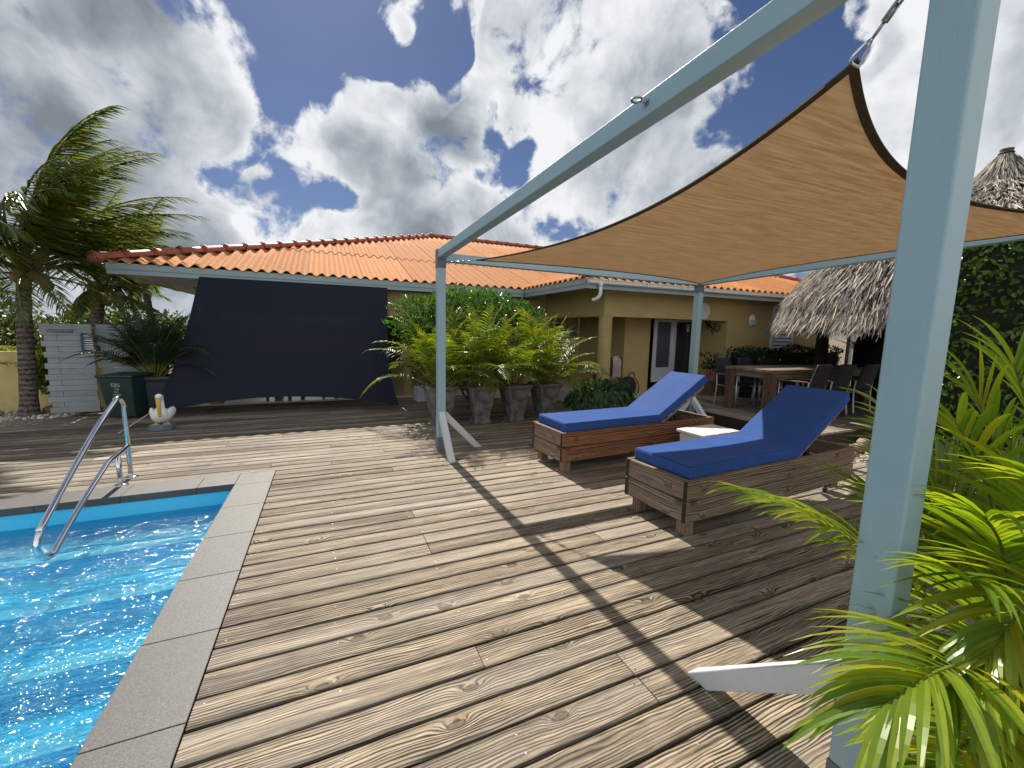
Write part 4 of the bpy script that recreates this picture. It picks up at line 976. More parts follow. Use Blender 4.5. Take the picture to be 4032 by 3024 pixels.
for e, ins in ((lambda q: scr_(0, q), lambda q: scr_(.02, q)), (lambda q: scr_(1, q), lambda q: scr_(.98, q)), (lambda q: scr_(q, 1), lambda q: scr_(q, .975))):
    vs = []
    for i in range(N+1):
        a, c = e(i/N), ins(i/N); d = (c-a).normalized(); vs += [a+Vector((0,-.004,0)), a+d*0.04+Vector((0,-.004,0))]
    m.add(vs, [(2*i, 2*i+1, 2*i+3, 2*i+2) for i in range(N)])
m.build('screen_hem', CUSHP if False else SCREEN, t)
m = MB(); e = Vector((-2.62,7.20,0.02)); p0 = sB(0.0)
m.beam(p0, p0.lerp(e, 0.8), 0.026, 0.004); m.tube([p0.lerp(e, 0.78), e], 0.008, 6); m.build('tie_strap', ROPE, t)
m = MB(); e2 = Vector((1.29,7.55,0.015)); m.tube([BR, e2], 0.006, 6); m.tube([BR.lerp(e2,.2)+Vector((0.006,0,0.008)), BR.lerp(e2,.75)+Vector((0.006,0,0.008))], 0.006, 6); m.tube([e2+Vector((0.012*math.cos(k*R(30)),0.012*math.sin(k*R(30)),0.004)) for k in range(13)], 0.004, 6, cap=False)
m.tube([e+Vector((0.016*math.cos(k*R(30)),0.016*math.sin(k*R(30)),0.0)) for k in range(13)], 0.005, 6, cap=False)
m.build('deck_anchor', STEEL, t, smooth=True)
# ---- furniture on the porch behind the screen
t = thing('porch_table', 'dark porch table whose legs show under the charcoal screen', 'table', (-0.25,10.35,0.03))
for (x, y) in ((-0.75,-0.4),(0.75,-0.4),(-0.75,0.4),(0.75,0.4)): bx('leg', DKZ, (x-.045,x+.045,y-.045,y+.045,0.0,0.70), bev=0.004, parent=t)
bx('table_top', DKZ, (-0.95,0.95,-0.5,0.5,0.70,0.745), bev=0.004, parent=t)
def pchair(x, y, rz, lab):
    t = thing('porch_chair', lab, 'chair', (x,y,0.03), rz, 'dark chairs behind the screen')
    for (a, c) in ((-.2,-.2),(.2,-.2),(-.2,.2),(.2,.2)): bx('leg', DKZ, (a-.022,a+.022,c-.022,c+.022,0.0,0.43), bev=0.003, parent=t)
    bx('seat', DKZ, (-.23,.23,-.23,.23,0.431,0.47), bev=0.006, parent=t); bx('backrest', DKZ, (-.22,.22,.19,.225,0.471,0.92), bev=0.006, parent=t)
pchair(-0.95,9.72,R(188),'dark chair behind the screen, leftmost of the three legs-only chairs')
pchair(-0.30,9.70,R(178),'dark chair behind the screen, middle of the three legs-only chairs')
pchair(0.35,9.72,R(184),'dark chair behind the screen, rightmost of the three legs-only chairs')
t = thing('white_crate', 'white wooden crate standing by the porch column behind the potted palms', 'crate', (1.82,8.72,0), R(6))
bx('crate_body', WHITE, (-.15,-.003,-.14,.14,0.0,0.29), (.003,.15,-.14,.14,0.0,0.29), bev=0.004, parent=t)
# ---- garden walls on the left
o = bx('garden_wall', GWALL, (-14.0,-3.75,9.95,10.12,-0.12,0.98), bev=0.012, parent=None); tag(o, 'low yellow plastered garden wall behind the coconut trunk', 'garden wall')
t = thing('plank_screen', 'pale grey screen wall of stacked whitewashed planks left of the bin', 'plank screen', (-3.57,9.22,0))
def panel(x0, x1, y0):
    m = MB(); n = 16; h = 1.47/n
    for i in range(n):
        z0, z1 = i*h+0.0015, (i+1)*h-0.0015; e = U(-.012,.012)
        if i in (0,) or i % 2 == 0 or i == n-1: m.box(x0-0.03+e, x1+e*0.5, y0-0.022, y0+0.0, z0, z1)
        else:
            m.box(x0+e, x0+0.15, y0-0.006, y0+0.014, z0, z1); m.box(x0+0.15+0.0015, x0+0.215, y0-0.001, y0+0.03, z0, z1); m.box(x0+0.217, x1-0.002+e, y0-0.016, y0+0.01, z0, z1)
    m.box(x0+0.02, x0+0.08, y0+0.032, y0+0.09, 0, 1.42); m.box(x1-0.1, x1-0.04, y0+0.032, y0+0.09, 0, 1.42)
    m.build('plank_panel', PLANKW, t, bevel=0.002)
panel(-0.60, -0.004, 0.0); panel(0.035, 0.75, 0.10)
t = thing('name_plaque', 'narrow weathered blue plaque near the top of the plank screen', 'plaque', (-3.96,9.195,1.355))
bx('plaque_board', PLAQ, (-0.155,0.155,-0.016,0.0,-0.024,0.024), bev=0.003, parent=t); bx('plaque_stripe', BLUEP, (-0.06,0.154,-0.018,-0.0165,-0.023,-0.010), parent=t)
t = thing('blue_rack', 'small dark blue rack with white rungs hung on the plank screen', 'rack', (-3.69,9.19,1.05))
bx('upright', BLUEP, (-0.016,0.016,-0.04,0.0,-0.02,0.27), bev=0.003, parent=t); bx('upright', BLUEP, (0.135,0.148,-0.04,-0.01,0.13,0.20), parent=t)
bx('rung', LAMPW, *[(0.016,0.135,-0.03,-0.022,0.005+i*0.036,0.017+i*0.036) for i in range(7)], parent=t); bx('rung', REDST, (0.016,0.135,-0.032,-0.020,0.19,0.205), parent=t)
m = MB(); m.tube(resample([(-3.68,9.145,1.31),(-3.3,9.0,1.22),(-2.95,8.9,1.13)], 12), 0.006, 5); o = m.build('cord', CORD, None); tag(o, 'thin dark cord running from the blue rack into the dark palm', 'cord')
# ---- wheelie bin
t = thing('wheelie_bin', 'dark green wheeled refuse bin under the dark palm fronds', 'wheelie bin', (-2.93,8.53,0), R(-15))
m = MB(); m.add([(-.185,-.20,0.03),(.185,-.20,0.03),(.185,.20,0.03),(-.185,.20,0.03),(-.235,-.29,0.66),(.235,-.29,0.66),(.235,.27,0.66),(-.235,.27,0.66)], [(0,3,2,1),(0,1,5,4),(1,2,6,5),(2,3,7,6),(3,0,4,7),(4,5,6,7)]); m.build('bin_body', BIN, t, bevel=0.02, seg=3)
m = MB(); m.box(-.255,.255,-.31,.29,0.662,0.705); m.build('lid', BIN, t, bevel=0.018, seg=3)
for s in (-1, 1):
    m = MB(); m.tube([(s*.19,.2,.08),(s*.235,.2,.08)], 0.08, 18); m.build('wheel', RUBBER, t, bevel=0.006)
slope = math.atan2(0.09, 0.63)
Mt = Matrix.Translation((0,-0.277,0.545)) @ Matrix.Rotation(R(90)+slope, 4, 'X')
text('bin_lettering', 'EBS', 0.085, BINW, t, Mt)
m = MB(); Ml = Matrix.Translation((0,-0.2645,0.46)) @ Matrix.Rotation(R(90)+slope, 4, 'X')
for k in range(3): m.tube([Ml @ Vector((-0.02+0.022*k+0.014*math.sin(a*0.7), 0.04-a*0.009, 0.002)) for a in range(10)], 0.003, 5)
m.box(-.06,.06,-.0035,0.0,-0.008,0.0, Matrix.Translation((0,-0.2565,0.40)) @ Matrix.Rotation(slope, 4, 'X')); m.build('bin_logo', BINW, t)
# ---- pelican figure
t = thing('pelican_figure', 'white painted pelican statue with long yellow bill on a slate blue base', 'statue', (-2.20,7.36,0), R(8))
m = MB(); m.lathe([(0.0,0.0),(0.152,0.0),(0.155,0.012),(0.150,0.072),(0.140,0.080),(0.0,0.080)], 9); m.build('base', PELB, t, bevel=0.004)
path = [(0,0.17,0.235),(0,0.12,0.225),(0,0.05,0.215),(0,-0.01,0.205),(0.0,-0.05,0.22),(0.004,-0.075,0.26),(0.006,-0.055,0.315),(0.004,-0.02,0.37),(0.0,-0.005,0.42),(-0.004,-0.02,0.462),(-0.006,-0.055,0.475),(-0.006,-0.085,0.462)]
rad = [0.02,(0.075,0.05),(0.115,0.09),(0.125,0.112),(0.108,0.095),(0.078,0.07),(0.05,0.048),(0.042,0.042),(0.042,0.044),(0.050,0.050),(0.044,0.044),0.018]
n_ = 48; pp = resample(path, n_)
rr = []
for i in range(n_+1):
    f = i/n_*(len(rad)-1); k = min(int(f), len(rad)-2); g = f-k
    a = rad[k] if isinstance(rad[k], tuple) else (rad[k],)*2; c = rad[k+1] if isinstance(rad[k+1], tuple) else (rad[k+1],)*2
    rr.append((a[0]+(c[0]-a[0])*g, a[1]+(c[1]-a[1])*g))
m = MB(); m.tube(pp, rr, 18); m.build('body', PELW, t, smooth=True)
m = MB(); bp = resample([(-0.006,-0.085,0.455),(-0.004,-0.125,0.41),(0,-0.145,0.34),(0.003,-0.148,0.27),(0.004,-0.140,0.205)], 20)
m.tube(bp, [(0.030-0.0006*i*(1 if i > 4 else 0.2), 0.018-0.0006*i) for i in range(21)], 12); m.build('bill', PELY, t, smooth=True)
for s in (-1, 1):
    m = MB(); m.blob((s*0.105,0.05,0.232), 0.034, 0.125, 0.072, 14, 10, Matrix.Rotation(s*R(-16), 3, 'Z') @ Matrix.Rotation(R(12), 3, 'X')); m.build('wing', PELW, t, smooth=True)
    m = MB(); m.tube([(s*0.055,-0.01,0.135),(s*0.062,-0.02,0.085)], 0.016, 8)
    m.prism([(s*0.062-0.012,-0.01),(s*0.062+0.012,-0.01),(s*0.062+0.045,-0.092),(s*0.062+0.012,-0.084),(s*0.062,-0.098),(s*0.062-0.012,-0.084),(s*0.062-0.045,-0.092)], 0.080, 0.094); m.build('foot', PELY, t, bevel=0.004)
    m = MB(); m.blob((s*0.046-0.006,-0.066,0.478), 0.007, 0.007, 0.007, 8, 6); m.build('eye', IRON, t, smooth=True)
# ================================================================== PLANTS
def pot_square(t, w0, w1, h, m=STONEP):
    q = MB(); q.sqprof([(w0*0.93,0.0),(w0*0.93,0.05),(w0*0.84,0.06),(w0*0.80,0.075),(w1*0.93,h-0.085),(w1*0.97,h-0.07),(w1*1.05,h-0.05),(w1*1.07,h-0.04),(w1*1.07,h),(w1*0.93,h),(w1*0.90,h-0.06)])
    return q.build('planter', m, t, bevel=0.008, seg=2)
def areca(name, label, loc, n, Lr, group, mleaf=LF_ARECA, pot=(0.15,0.215,0.62), rz=0.0, ll=0.36, lw=0.017, potm=STONEP, bias=None, elr=(30,86), droop=1.5, z0=None, nl=24):
    t = thing(name, label, 'potted palm', loc, rz, group)
    if pot: pot_square(t, *pot, m=potm)
    z = (pot[2]-0.08) if pot else 0.0
    fl, sk = MB(), MB()
    for i in range(n):
        az = (i*2.39996+U(-.3,.3)); el = R(U(*elr)); L = U(*Lr)
        if bias: az = bias[0]+U(-1,1)*bias[1]
        p0 = Vector((math.cos(az)*U(0,.07), math.sin(az)*U(0,.07), z))
        pts = curve_pts(p0, az, el, L, droop*U(0.8,1.35), 10)
        frond(fl, sk, pts, nl, ll*U(.85,1.1), lw, start=0.32, droop=0.95, fwd=0.30, lift=0.30, r0=0.010, seg=4, fold=0.22, jit=0.08)
    fl.build('foliage', mleaf, t, smooth=False); sk.build('stems', STALK, t, smooth=True)
    return t
random.seed(21)
GA = 'areca palms in grey stone planters'
areca('potted_areca_palm', 'yellow-green areca palm in grey planter directly behind the frame post with two braces', (1.62,6.42,0), 30, (0.9,1.45), GA, rz=R(8))
areca('potted_areca_palm', 'yellow-green areca palm in grey planter, second from the braced frame post', (2.27,6.32,0), 28, (0.9,1.45), GA, rz=R(-6))
areca('potted_areca_palm', 'yellow-green areca palm in grey planter, third from the braced frame post', (2.86,6.30,0), 28, (0.9,1.45), GA, rz=R(3))
areca('potted_areca_palm', 'yellow-green areca palm in grey planter, beside the broad-leaved shrub', (3.47,6.36,0), 32, (0.95,1.55), GA, rz=R(5))
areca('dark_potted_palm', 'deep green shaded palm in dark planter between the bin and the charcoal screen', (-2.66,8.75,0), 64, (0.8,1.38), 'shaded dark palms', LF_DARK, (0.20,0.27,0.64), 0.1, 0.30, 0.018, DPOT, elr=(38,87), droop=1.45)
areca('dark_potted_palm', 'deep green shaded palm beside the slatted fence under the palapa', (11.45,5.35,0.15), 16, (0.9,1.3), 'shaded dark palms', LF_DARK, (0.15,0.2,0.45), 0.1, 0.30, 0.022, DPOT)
# shrub behind the arecas
random.seed(5)
t = thing('glossy_shrub', 'glossy dark green shrub filling the corner above the areca palms under the eave', 'shrub', (2.55,7.65,0))
q = MB(); 
for k in range(7): q.tube(resample([(U(-.15,.15),U(-.1,.1),-0.1),(U(-.4,.4),U(-.2,.2),0.8),(U(-1.0,1.0),U(-.3,.3),1.5)], 8), [0.03-0.0025*i for i in range(9)], 6)
q.build('trunk', BARK, t, smooth=True)
q = MB(); bush(q, (0,0,1.62), (1.52,0.62,0.64), 5200, 0.115, 0.050, 0.5, bumps=0.22, up=0.5); bush(q, (0,0,0.95), (1.2,0.5,0.6), 1500, 0.115, 0.05, 0.5); q.build('foliage', LF_BUSH, t)
# broad leaved shrub
t = thing('broad_leaved_shrub', 'low shrub with broad grey-green hanging leaves beside the last areca planter', 'shrub', (4.38,5.95,0), R(-20))
q = MB()
for i in range(1500):
    v = rvec(); v.z = abs(v.z)*1.0-0.25 if random.random() < .8 else v.z
    c = Vector((v.x*0.62, v.y*0.42, v.z*0.34+0.36)); d = (Vector((v.x,v.y,0))*0.6+Vector((0,0,-1.0))+rvec()*0.35).normalized()
    if v.z > 0.55: d = (Vector((v.x,v.y,0.15))+rvec()*0.7).normalized()
    leafcard(q, c*U(0.85,1.02), d, (Vector((v.x,v.y,0.4))+rvec()*0.3).normalized(), U(0.075,0.12), U(0.05,0.075))
q.build('foliage', LF_BROAD, t)
q = MB()
for k in range(9): q.tube([(U(-.2,.2),U(-.15,.15),0),(U(-.4,.4),U(-.3,.3),0.45)], 0.010, 5)
q.build('stems', STALKB, t)
# ---- coconut palms bent by the wind
def coco_frond(mb, sk, pts, nl, ll, lw, wind):
    n = len(pts)-1
    sk.tube(pts, [0.028*(1-0.85*i/n) for i in range(n+1)], 5)
    for i in range(nl):
        f = 0.14+0.86*(i+0.5)/nl; tt = f*n; k = min(int(tt), n-1); q = pts[k].lerp(pts[k+1], tt-k); tan = (pts[k+1]-pts[k]).normalized()
        sd = tan.cross(Vector((0,0,1)))
        if sd.length < 0.05: sd = Vector((1,0,0))
        sd.normalize(); up = sd.cross(tan); g = (f-.14)/.86
        L = ll*(0.6+0.4*math.sin(math.pi*min(1, g*1.1+.12)))*(1-0.45*max(0, g-.6)/.4)
        for s in (-1, 1):
            d = sd*s*(0.55-0.25*g)+tan*(0.55+0.5*g)+Vector((wind[0]*0.45, wind[1]*0.45, -0.42))+rvec()*0.13
            ribbon(mb, q, d, up, L*U(.8,1.12), lw*U(.8,1.2), U(.2,.7), 4, 0.2, (wind[0]*.35, wind[1]*.35, 0), (0.6,1.0,0.75,0.08))
def coconut(label, base, top, n, L, seed, r=(0.115,0.078), nuts=5, ll=0.62, azm=-0.25, spread=1.9, low=0, mleaf=LF_COCO, wind=(0.75,-0.30,0.0), lowest=92):
    random.seed(seed)
    t = thing('coconut_palm', label, 'palm tree', base, 0, 'coconut palms beyond the deck')
    top = Vector(top)-Vector(base)
    pts = resample([(0,0,-0.12),(top.x*0.12+0.03,top.y*.2,top.z*0.3),(top.x*0.55,top.y*.6,top.z*0.68),top], 26)
    q = MB(); q.tube(pts, [r[0]*(1+0.35*max(0,(1-i/4)))-(r[0]-r[1])*i/26+0.004*math.sin(i*2.1) for i in range(27)], 16); q.build('trunk', BARK, t, smooth=True)
    fl, sk = MB(), MB()
    for i in range(n):
        g = i/(n-1); az = azm+spread*math.sin(i*2.39996*1.3+seed)*U(.75,1.05); el = R(84-lowest*g**1.15+U(-8,8))
        pts = curve_pts(top+Vector((0,0,-0.12*g)), az, el, L*U(.7,1.08), 1.05*U(.85,1.2), 12, (wind[0]*0.8, wind[1]*0.8, 0.10))
        coco_frond(fl, sk, pts, 36, ll, 0.036, wind)
    for k in range(low):
        az = U(-3.1,3.1); pts = curve_pts(top+Vector((0,0,-0.2)), az, R(U(-25,5)), L*0.5, 1.6, 10, (wind[0]*.4,wind[1]*.4,0))
        frond(fl, sk, pts, 22, ll*0.6, 0.02, start=0.3, droop=1.0, fwd=0.8, lift=0.0, r0=0.02, wind=(wind[0]*.5,wind[1]*.5,-.2))
    fl.build('crown', mleaf, t); sk.build('frond_ribs', STALK, t, smooth=True)
    q = MB()
    for k in range(10):
        az = k*0.63; q.add([], [])
        q.tube(curve_pts(top+Vector((math.cos(az)*.06,math.sin(az)*.06,-0.22)), az, R(55+U(-10,10)), 0.42, 0.9, 5), [0.04,0.036,0.03,0.024,0.02,0.016], 6)
    q.build('crown_shaft', STALKB, t, smooth=True)
    for k in range(nuts):
        az = U(-1.6,1.6)+azm; p = top+Vector((math.cos(az)*U(.18,.30), math.sin(az)*U(.1,.25)-0.06, -0.22-U(0,.14)))
        q = MB(); q.blob(p, 0.075, 0.075, 0.105, 12, 8, Matrix.Rotation(U(-.6,.6), 3, 'X') @ Matrix.Rotation(U(-.6,.6), 3, 'Y')); q.build('coconut', COCO, t, smooth=True)
coconut('tall wind-bent coconut palm with ringed trunk in front of the yellow garden wall', (-4.50,9.30,-0.05), (-4.32,9.28,2.42), 34, 2.95, 3, nuts=6, low=6, ll=0.68, lowest=72)
coconut('coconut palm with a hanging nut rising behind the plank screen', (-4.55,11.6,-0.1), (-4.25,11.5,2.30), 20, 2.0, 11, (0.13,0.095), 3, 0.5, low=4, azm=-0.1)
coconut('slender coconut palm behind the house corner, thinnest trunk of the three', (-3.90,13.2,-0.1), (-4.05,13.1,2.75), 16, 1.8, 17, (0.09,0.065), 0, 0.45, low=2, azm=0.1, spread=2.6)
# ---- greenery beyond the wall
random.seed(31)
def tree(name, label, cat, c, rad, n, L, w, group=None, trunk=True, m=LF_TREE, bumps=0.4):
    t = thing(name, label, cat, (c[0],c[1],-0.1), 0, group)
    if trunk:
        q = MB()
        for k in range(4): q.tube(resample([(U(-.08,.08),U(-.08,.08),0),(U(-.2,.2),U(-.2,.2),c[2]*0.55),(U(-.6,.6)*rad[0],U(-.5,.5)*rad[1],c[2]+rad[2]*0.3)], 8), [0.06-0.005*i for i in range(9)], 6)
        q.build('trunk', BARK, t, smooth=True)
    q = MB(); bush(q, (0,0,c[2]), rad, n, L, w, 0.35, bumps=bumps); q.build('crown', m, t)
    return t
GT = 'trees beyond the garden wall'
tree('leafy_tree', 'bushy tree rising left of the tallest coconut trunk behind the wall', 'tree', (-6.0,11.2,1.15), (1.0,0.8,1.15), 3400, 0.11, 0.06, GT)
tree('leafy_tree', 'olive green tree between the coconut trunk and the plank screen', 'tree', (-5.0,12.0,1.0), (0.75,0.8,0.75), 2400, 0.10, 0.055, GT)
tree('leafy_tree', 'sparse round-leaved tree with sky showing through above the plank screen', 'tree', (-5.4,14.5,1.35), (0.9,0.8,0.85), 1000, 0.13, 0.10, GT)
tree('leafy_tree', 'dark dense tree between the two rear coconut trunks', 'tree', (-4.4,15.0,1.15), (0.85,0.8,0.75), 2400, 0.10, 0.06, GT)
tree('leafy_tree', 'low far tree just left of the charcoal screen edge', 'tree', (-3.0,15.5,0.7), (1.0,0.8,0.75), 2200, 0.10, 0.06, GT)
tree('leafy_tree', 'tall pale green tree at the far left edge', 'tree', (-8.0,12.4,1.4), (1.2,1.0,1.5), 3200, 0.12, 0.06, GT)
areca('garden_palm', 'small backlit palm with bent fronds between the wall and the plank screen', (-4.75,10.6,0.3), 18, (1.0,1.5), 'garden palms', LF_ARECA, None, 0, 0.32, 0.024, elr=(10,75))
q = tree('leafy_shrub', 'sunny yellow-green shrub growing against the left end of the plank screen', 'shrub', (-4.35,9.72,0.75), (0.33,0.22,0.42), 900, 0.10, 0.05, None, False, LF_ARECA)
b = MB(); 
for i in range(80): 
    x = -170+i*4.5+U(-1,1); bush(b, (x, 120+U(-12,12), 0.2), (4.5,3,U(1.8,3.6)), 90, 1.1, 0.7, 0.5)
o = b.build('far_tree_line', LF_TREE); o['kind'] = 'stuff'; 
# ---- tall clipped hedge on the right
random.seed(41)
t = thing('tall_hedge', 'tall clipped green hedge on the gravel behind the near frame post', 'hedge', (7.32,1.12,0), R(4))
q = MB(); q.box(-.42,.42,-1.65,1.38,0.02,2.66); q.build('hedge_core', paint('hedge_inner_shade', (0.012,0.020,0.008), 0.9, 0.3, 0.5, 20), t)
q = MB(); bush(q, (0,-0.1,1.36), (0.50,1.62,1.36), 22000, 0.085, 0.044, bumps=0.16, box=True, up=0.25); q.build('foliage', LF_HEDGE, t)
t = thing('flowering_hedge', 'low dark hedge with a few white flowers along the yellow wall behind the dining table', 'hedge', (9.95,6.35,0.15))
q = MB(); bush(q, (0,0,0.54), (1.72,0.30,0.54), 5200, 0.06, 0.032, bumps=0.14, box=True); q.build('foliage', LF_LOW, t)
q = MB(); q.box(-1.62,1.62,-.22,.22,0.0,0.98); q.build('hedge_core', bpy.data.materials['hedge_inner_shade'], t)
for (x, z) in ((-1.45,0.86),(-1.30,0.90),(-0.75,0.84),(0.2,0.8),(1.1,0.6),(1.3,0.45),(1.45,0.8)):
    q = MB(); p = Vector((x,-0.335,z))
    for k in range(5):
        th = k*1.2566; leafcard(q, p, Vector((math.cos(th),-0.25,math.sin(th))), Vector((0,-1,0)), 0.026, 0.022)
    q.build('flower', PETAL, t)
# ================================================================== PALAPA
random.seed(51)
HC = Vector((10.45,3.40,0.15))
t = thing('palapa', 'round thatched palapa shelter with dark timber posts over the dining table', 'palapa', HC)
prof = [(3.03,1.62),(2.98,1.72),(2.83,2.12),(2.44,2.66),(2.17,2.95),(1.3,3.42),(0.35,3.96)]
def pr_at(f):
    f *= len(prof)-1; k = min(int(f), len(prof)-2); g = f-k
    return prof[k][0]+(prof[k+1][0]-prof[k][0])*g, prof[k][1]+(prof[k+1][1]-prof[k][1])*g
q = MB(); q.lathe([(2.88,1.64),(2.80,1.95),(2.38,2.58),(2.10,2.87),(1.25,3.34),(0.3,3.9)], 48); q.build('underlayer', TCORE, t, smooth=True)
q = MB()
N = 15000
for i in range(N):
    th = U(0, 6.2832)
    # favour the side that can be seen
    if random.random() < 0.45: th = R(195)+U(-1.45,1.45)
    f = U(0,1)**1.25*0.985; r, z = pr_at(f); r2, z2 = pr_at(min(1, f+0.02)); tz = Vector((r2-r, z2-z)).normalized()
    o = Vector((math.cos(th), math.sin(th), 0)); tg = Vector((-o.y, o.x, 0))
    dn = o*(-tz.x)+Vector((0,0,-tz.y)); nr = o*tz.y+Vector((0,0,-tz.x))
    nr = nr if nr.z > 0 or nr.dot(o) > 0 else -nr
    p = o*r+Vector((0,0,z))+nr*U(-0.02,0.06)
    d = (dn+nr*U(-0.12,0.22)+tg*U(-0.35,0.35)).normalized()
    ribbon(q, p, d, nr, U(0.14,0.36), U(0.008,0.028), U(-0.1,0.5), 2, U(-.3,.5), (0,0,0), (0.7,1.0,0.3))
for i in range(2600):      # ragged eave fringe
    th = U(0, 6.2832); o = Vector((math.cos(th), math.sin(th), 0)); tg = Vector((-o.y, o.x, 0))
    ribbon(q, o*U(2.86,3.03)+Vector((0,0,U(1.60,1.80))), Vector((0,0,-1))+o*U(-.1,.35)+tg*U(-.3,.3), o, U(0.10,0.27), U(0.008,0.024), 0.2, 2, 0.2, (0,0,0), (0.8,1.0,0.2))
q.build('thatch_roof', THATCH, t)
q = MB(); q.lathe([(0.52,3.86),(0.44,3.97),(0.30,4.14),(0.17,4.32),(0.10,4.42),(0.075,4.46),(0.085,4.52),(0.0,4.53)], 26)
for i in range(420):
    th = U(0,6.2832); o = Vector((math.cos(th), math.sin(th), 0)); f = U(0,1); ribbon(q, o*(0.09+0.36*(1-f)+0.01)+Vector((0,0,3.95+0.48*f)), o*0.62+Vector((0,0,-0.78))+Vector((-o.y,o.x,0))*U(-.12,.12), o, U(0.12,0.3), U(.012,.028), 0.1, 2, 0.2, (0,0,0), (0.6,1,0.4))
cp = q.build('roof_cap', THATCH, t)
q = MB(); q.tube([Vector((0.50*math.cos(a*R(10)),0.50*math.sin(a*R(10)),3.885)) for a in range(37)], 0.014, 6, cap=False); q.tube([Vector((0.085*math.cos(a*R(20)),0.085*math.sin(a*R(20)),4.455)) for a in range(19)], 0.014, 6, cap=False); q.build('binding_cord', CORD, cp)
for k in range(4):
    th = R(110+90*k); 
    x, y = 2.2*math.cos(th), 2.2*math.sin(th)
    q = MB(); q.box(x-.085,x+.085,y-.085,y+.085,0.0,2.35); q.build('post', DKZ, t, bevel=0.01)
q = MB(); ring = [Vector((2.2*math.cos(R(110+90*k)),2.2*math.sin(R(110+90*k)),2.05)) for k in range(5)]
for k in range(4): q.beam(ring[k]+(ring[k+1]-ring[k]).normalized()*0.09, ring[k+1]-(ring[k+1]-ring[k]).normalized()*0.09, 0.09, 0.16)
q.build('ring_beam', DKZ, t)
q = MB()
for k in range(12):
    th = R(30*k+5); q.beam((2.85*math.cos(th),2.85*math.sin(th),1.66),(2.3*math.cos(th),2.3*math.sin(th),2.55),0.06,0.08); q.beam((2.3*math.cos(th),2.3*math.sin(th),2.56),(0.3*math.cos(th),0.3*math.sin(th),3.7),0.06,0.08)
q.build('rafter', DKZ, t)
# ---- dining table and chairs
t = thing('dining_table', 'long heavy weathered timber dining table under the palapa', 'dining table', (8.25,4.98,0.15), R(-1))
q = MB()
for i in range(5): q.box(-1.45,1.45,-.46+i*0.185,-.46+i*0.185+0.181,0.735,0.785)
q.build('tabletop', TBX, t, bevel=0.004)
q = MB(); q.box(-1.33,1.33,-.415,-.375,0.63,0.733); q.box(-1.33,1.33,.375,.415,0.63,0.733); q.box(-1.37,-1.335,-.37,.37,0.63,0.733); q.box(1.335,1.37,-.37,.37,0.63,0.733); q.build('apron', TBX, t)
for (x, y) in ((-1,-1),(1,-1),(-1,1),(1,1)):
    q = MB(); cx, cy = x*1.355, y*0.375; q.box(cx-.075,cx+.075,cy-.08,cy+.08,0.0,0.734); q.build('leg', TBZ, t, bevel=0.007)
def dchair(label, loc, rz, proto=None):
    if proto: return copy_tree(proto, loc, rz, label)
    t = thing('dining_chair', label, 'dining chair', loc, rz, 'wicker dining chairs')
    # faces -y locally is the back; sitter looks to +y
    for s in (-1, 1):
        q = MB(); q.tube(resample([(s*.235,-.24,0.0),(s*.235,-.215,0.22),(s*.235,-.205,0.43),(s*.235,-.225,0.62)], 12), (0.0165), 8); q.build('rear_leg', ALU, t, smooth=True)
        q = MB(); q.tube([(s*.25,.235,0.0),(s*.25,.235,0.605)], 0.0165, 8); q.build('front_leg', ALU, t, smooth=True)
        q = MB(); q.box(s*.25-.026,s*.25+.026,-.215,.265,0.608,0.632); q.build('armrest', TBX, t, bevel=0.006)
        q = MB(); q.tube([(s*.235,-.20,.40),(s*.25,.235,.40)], 0.011, 6); q.build('seat_rail', ALU, t, smooth=True)
    q = MB(); q.box(-.225,.225,-.20,.235,0.415,0.455); q.build('seat', WICK, t, bevel=0.012)
    q = MB(); q.grid(lambda u, v: (-.225+.45*u-(0.03*(u-.5)*v), -.205-0.11*v**1.2-0.02*math.sin(math.pi*u)-0.0, 0.44+0.47*v), 8, 10); q.build('backrest', WICK, t, smooth=True, solid=0.022)
    return t
d0 = dchair('dark wicker dining chair at the near side of the table, nearest the free table end', (7.32,4.36,0.15), R(2))
dchair('dark wicker dining chair at the near side of the table, between two others', (7.98,4.36,0.15), R(-1), d0)
dchair('dark wicker dining chair at the near side of the table, farthest from the free end', (8.70,4.36,0.15), R(-3), d0)
dchair('dark wicker chair across the table, backed by the flowered end of the low hedge', (7.15,5.50,0.15), R(180), d0)
dchair('dark wicker chair across the table, middle one along the hedge', (7.80,5.52,0.15), R(181), d0)
dchair('dark wicker chair across the table, nearest the palapa post', (8.45,5.50,0.15), R(178), d0)
# ---- black covered bar and slatted fence behind
t = thing('covered_grill', 'tall shape under a black cloth cover standing beneath the palapa', 'covered grill', (10.45,4.70,0.15), R(20))
q = MB()
cpz = [(0.56,0.0),(0.57,0.3),(0.60,0.75),(0.62,1.15),(0.57,1.35),(0.40,1.50),(0.15,1.56),(0.0,1.565)]
n_ = 40; vs = []
for (r_, z) in cpz:
    for k in range(n_):
        a = 2*math.pi*k/n_; w = 1+0.03*math.sin(a*9)*(1-z/1.6); vs.append((r_*w*math.cos(a)*1.05, r_*w*math.sin(a)*0.8, z))
q.add(vs, [(i*n_+k, i*n_+(k+1)%n_, (i+1)*n_+(k+1)%n_, (i+1)*n_+k) for i in range(len(cpz)-1) for k in range(n_)])
q.build('cover', BLACKC, t, smooth=True)
t = thing('slat_fence', 'white vertical slat fence seen beneath the palapa eave beside the low hedge', 'slat fence', (12.25,6.25,0))
q = MB(); 
for i in range(20): q.box(0.04+i*0.155,0.04+i*0.155+0.082,-0.012,0.012,0.05,2.0)
q.build('slat_panel', FENCEW, t, bevel=0.003)
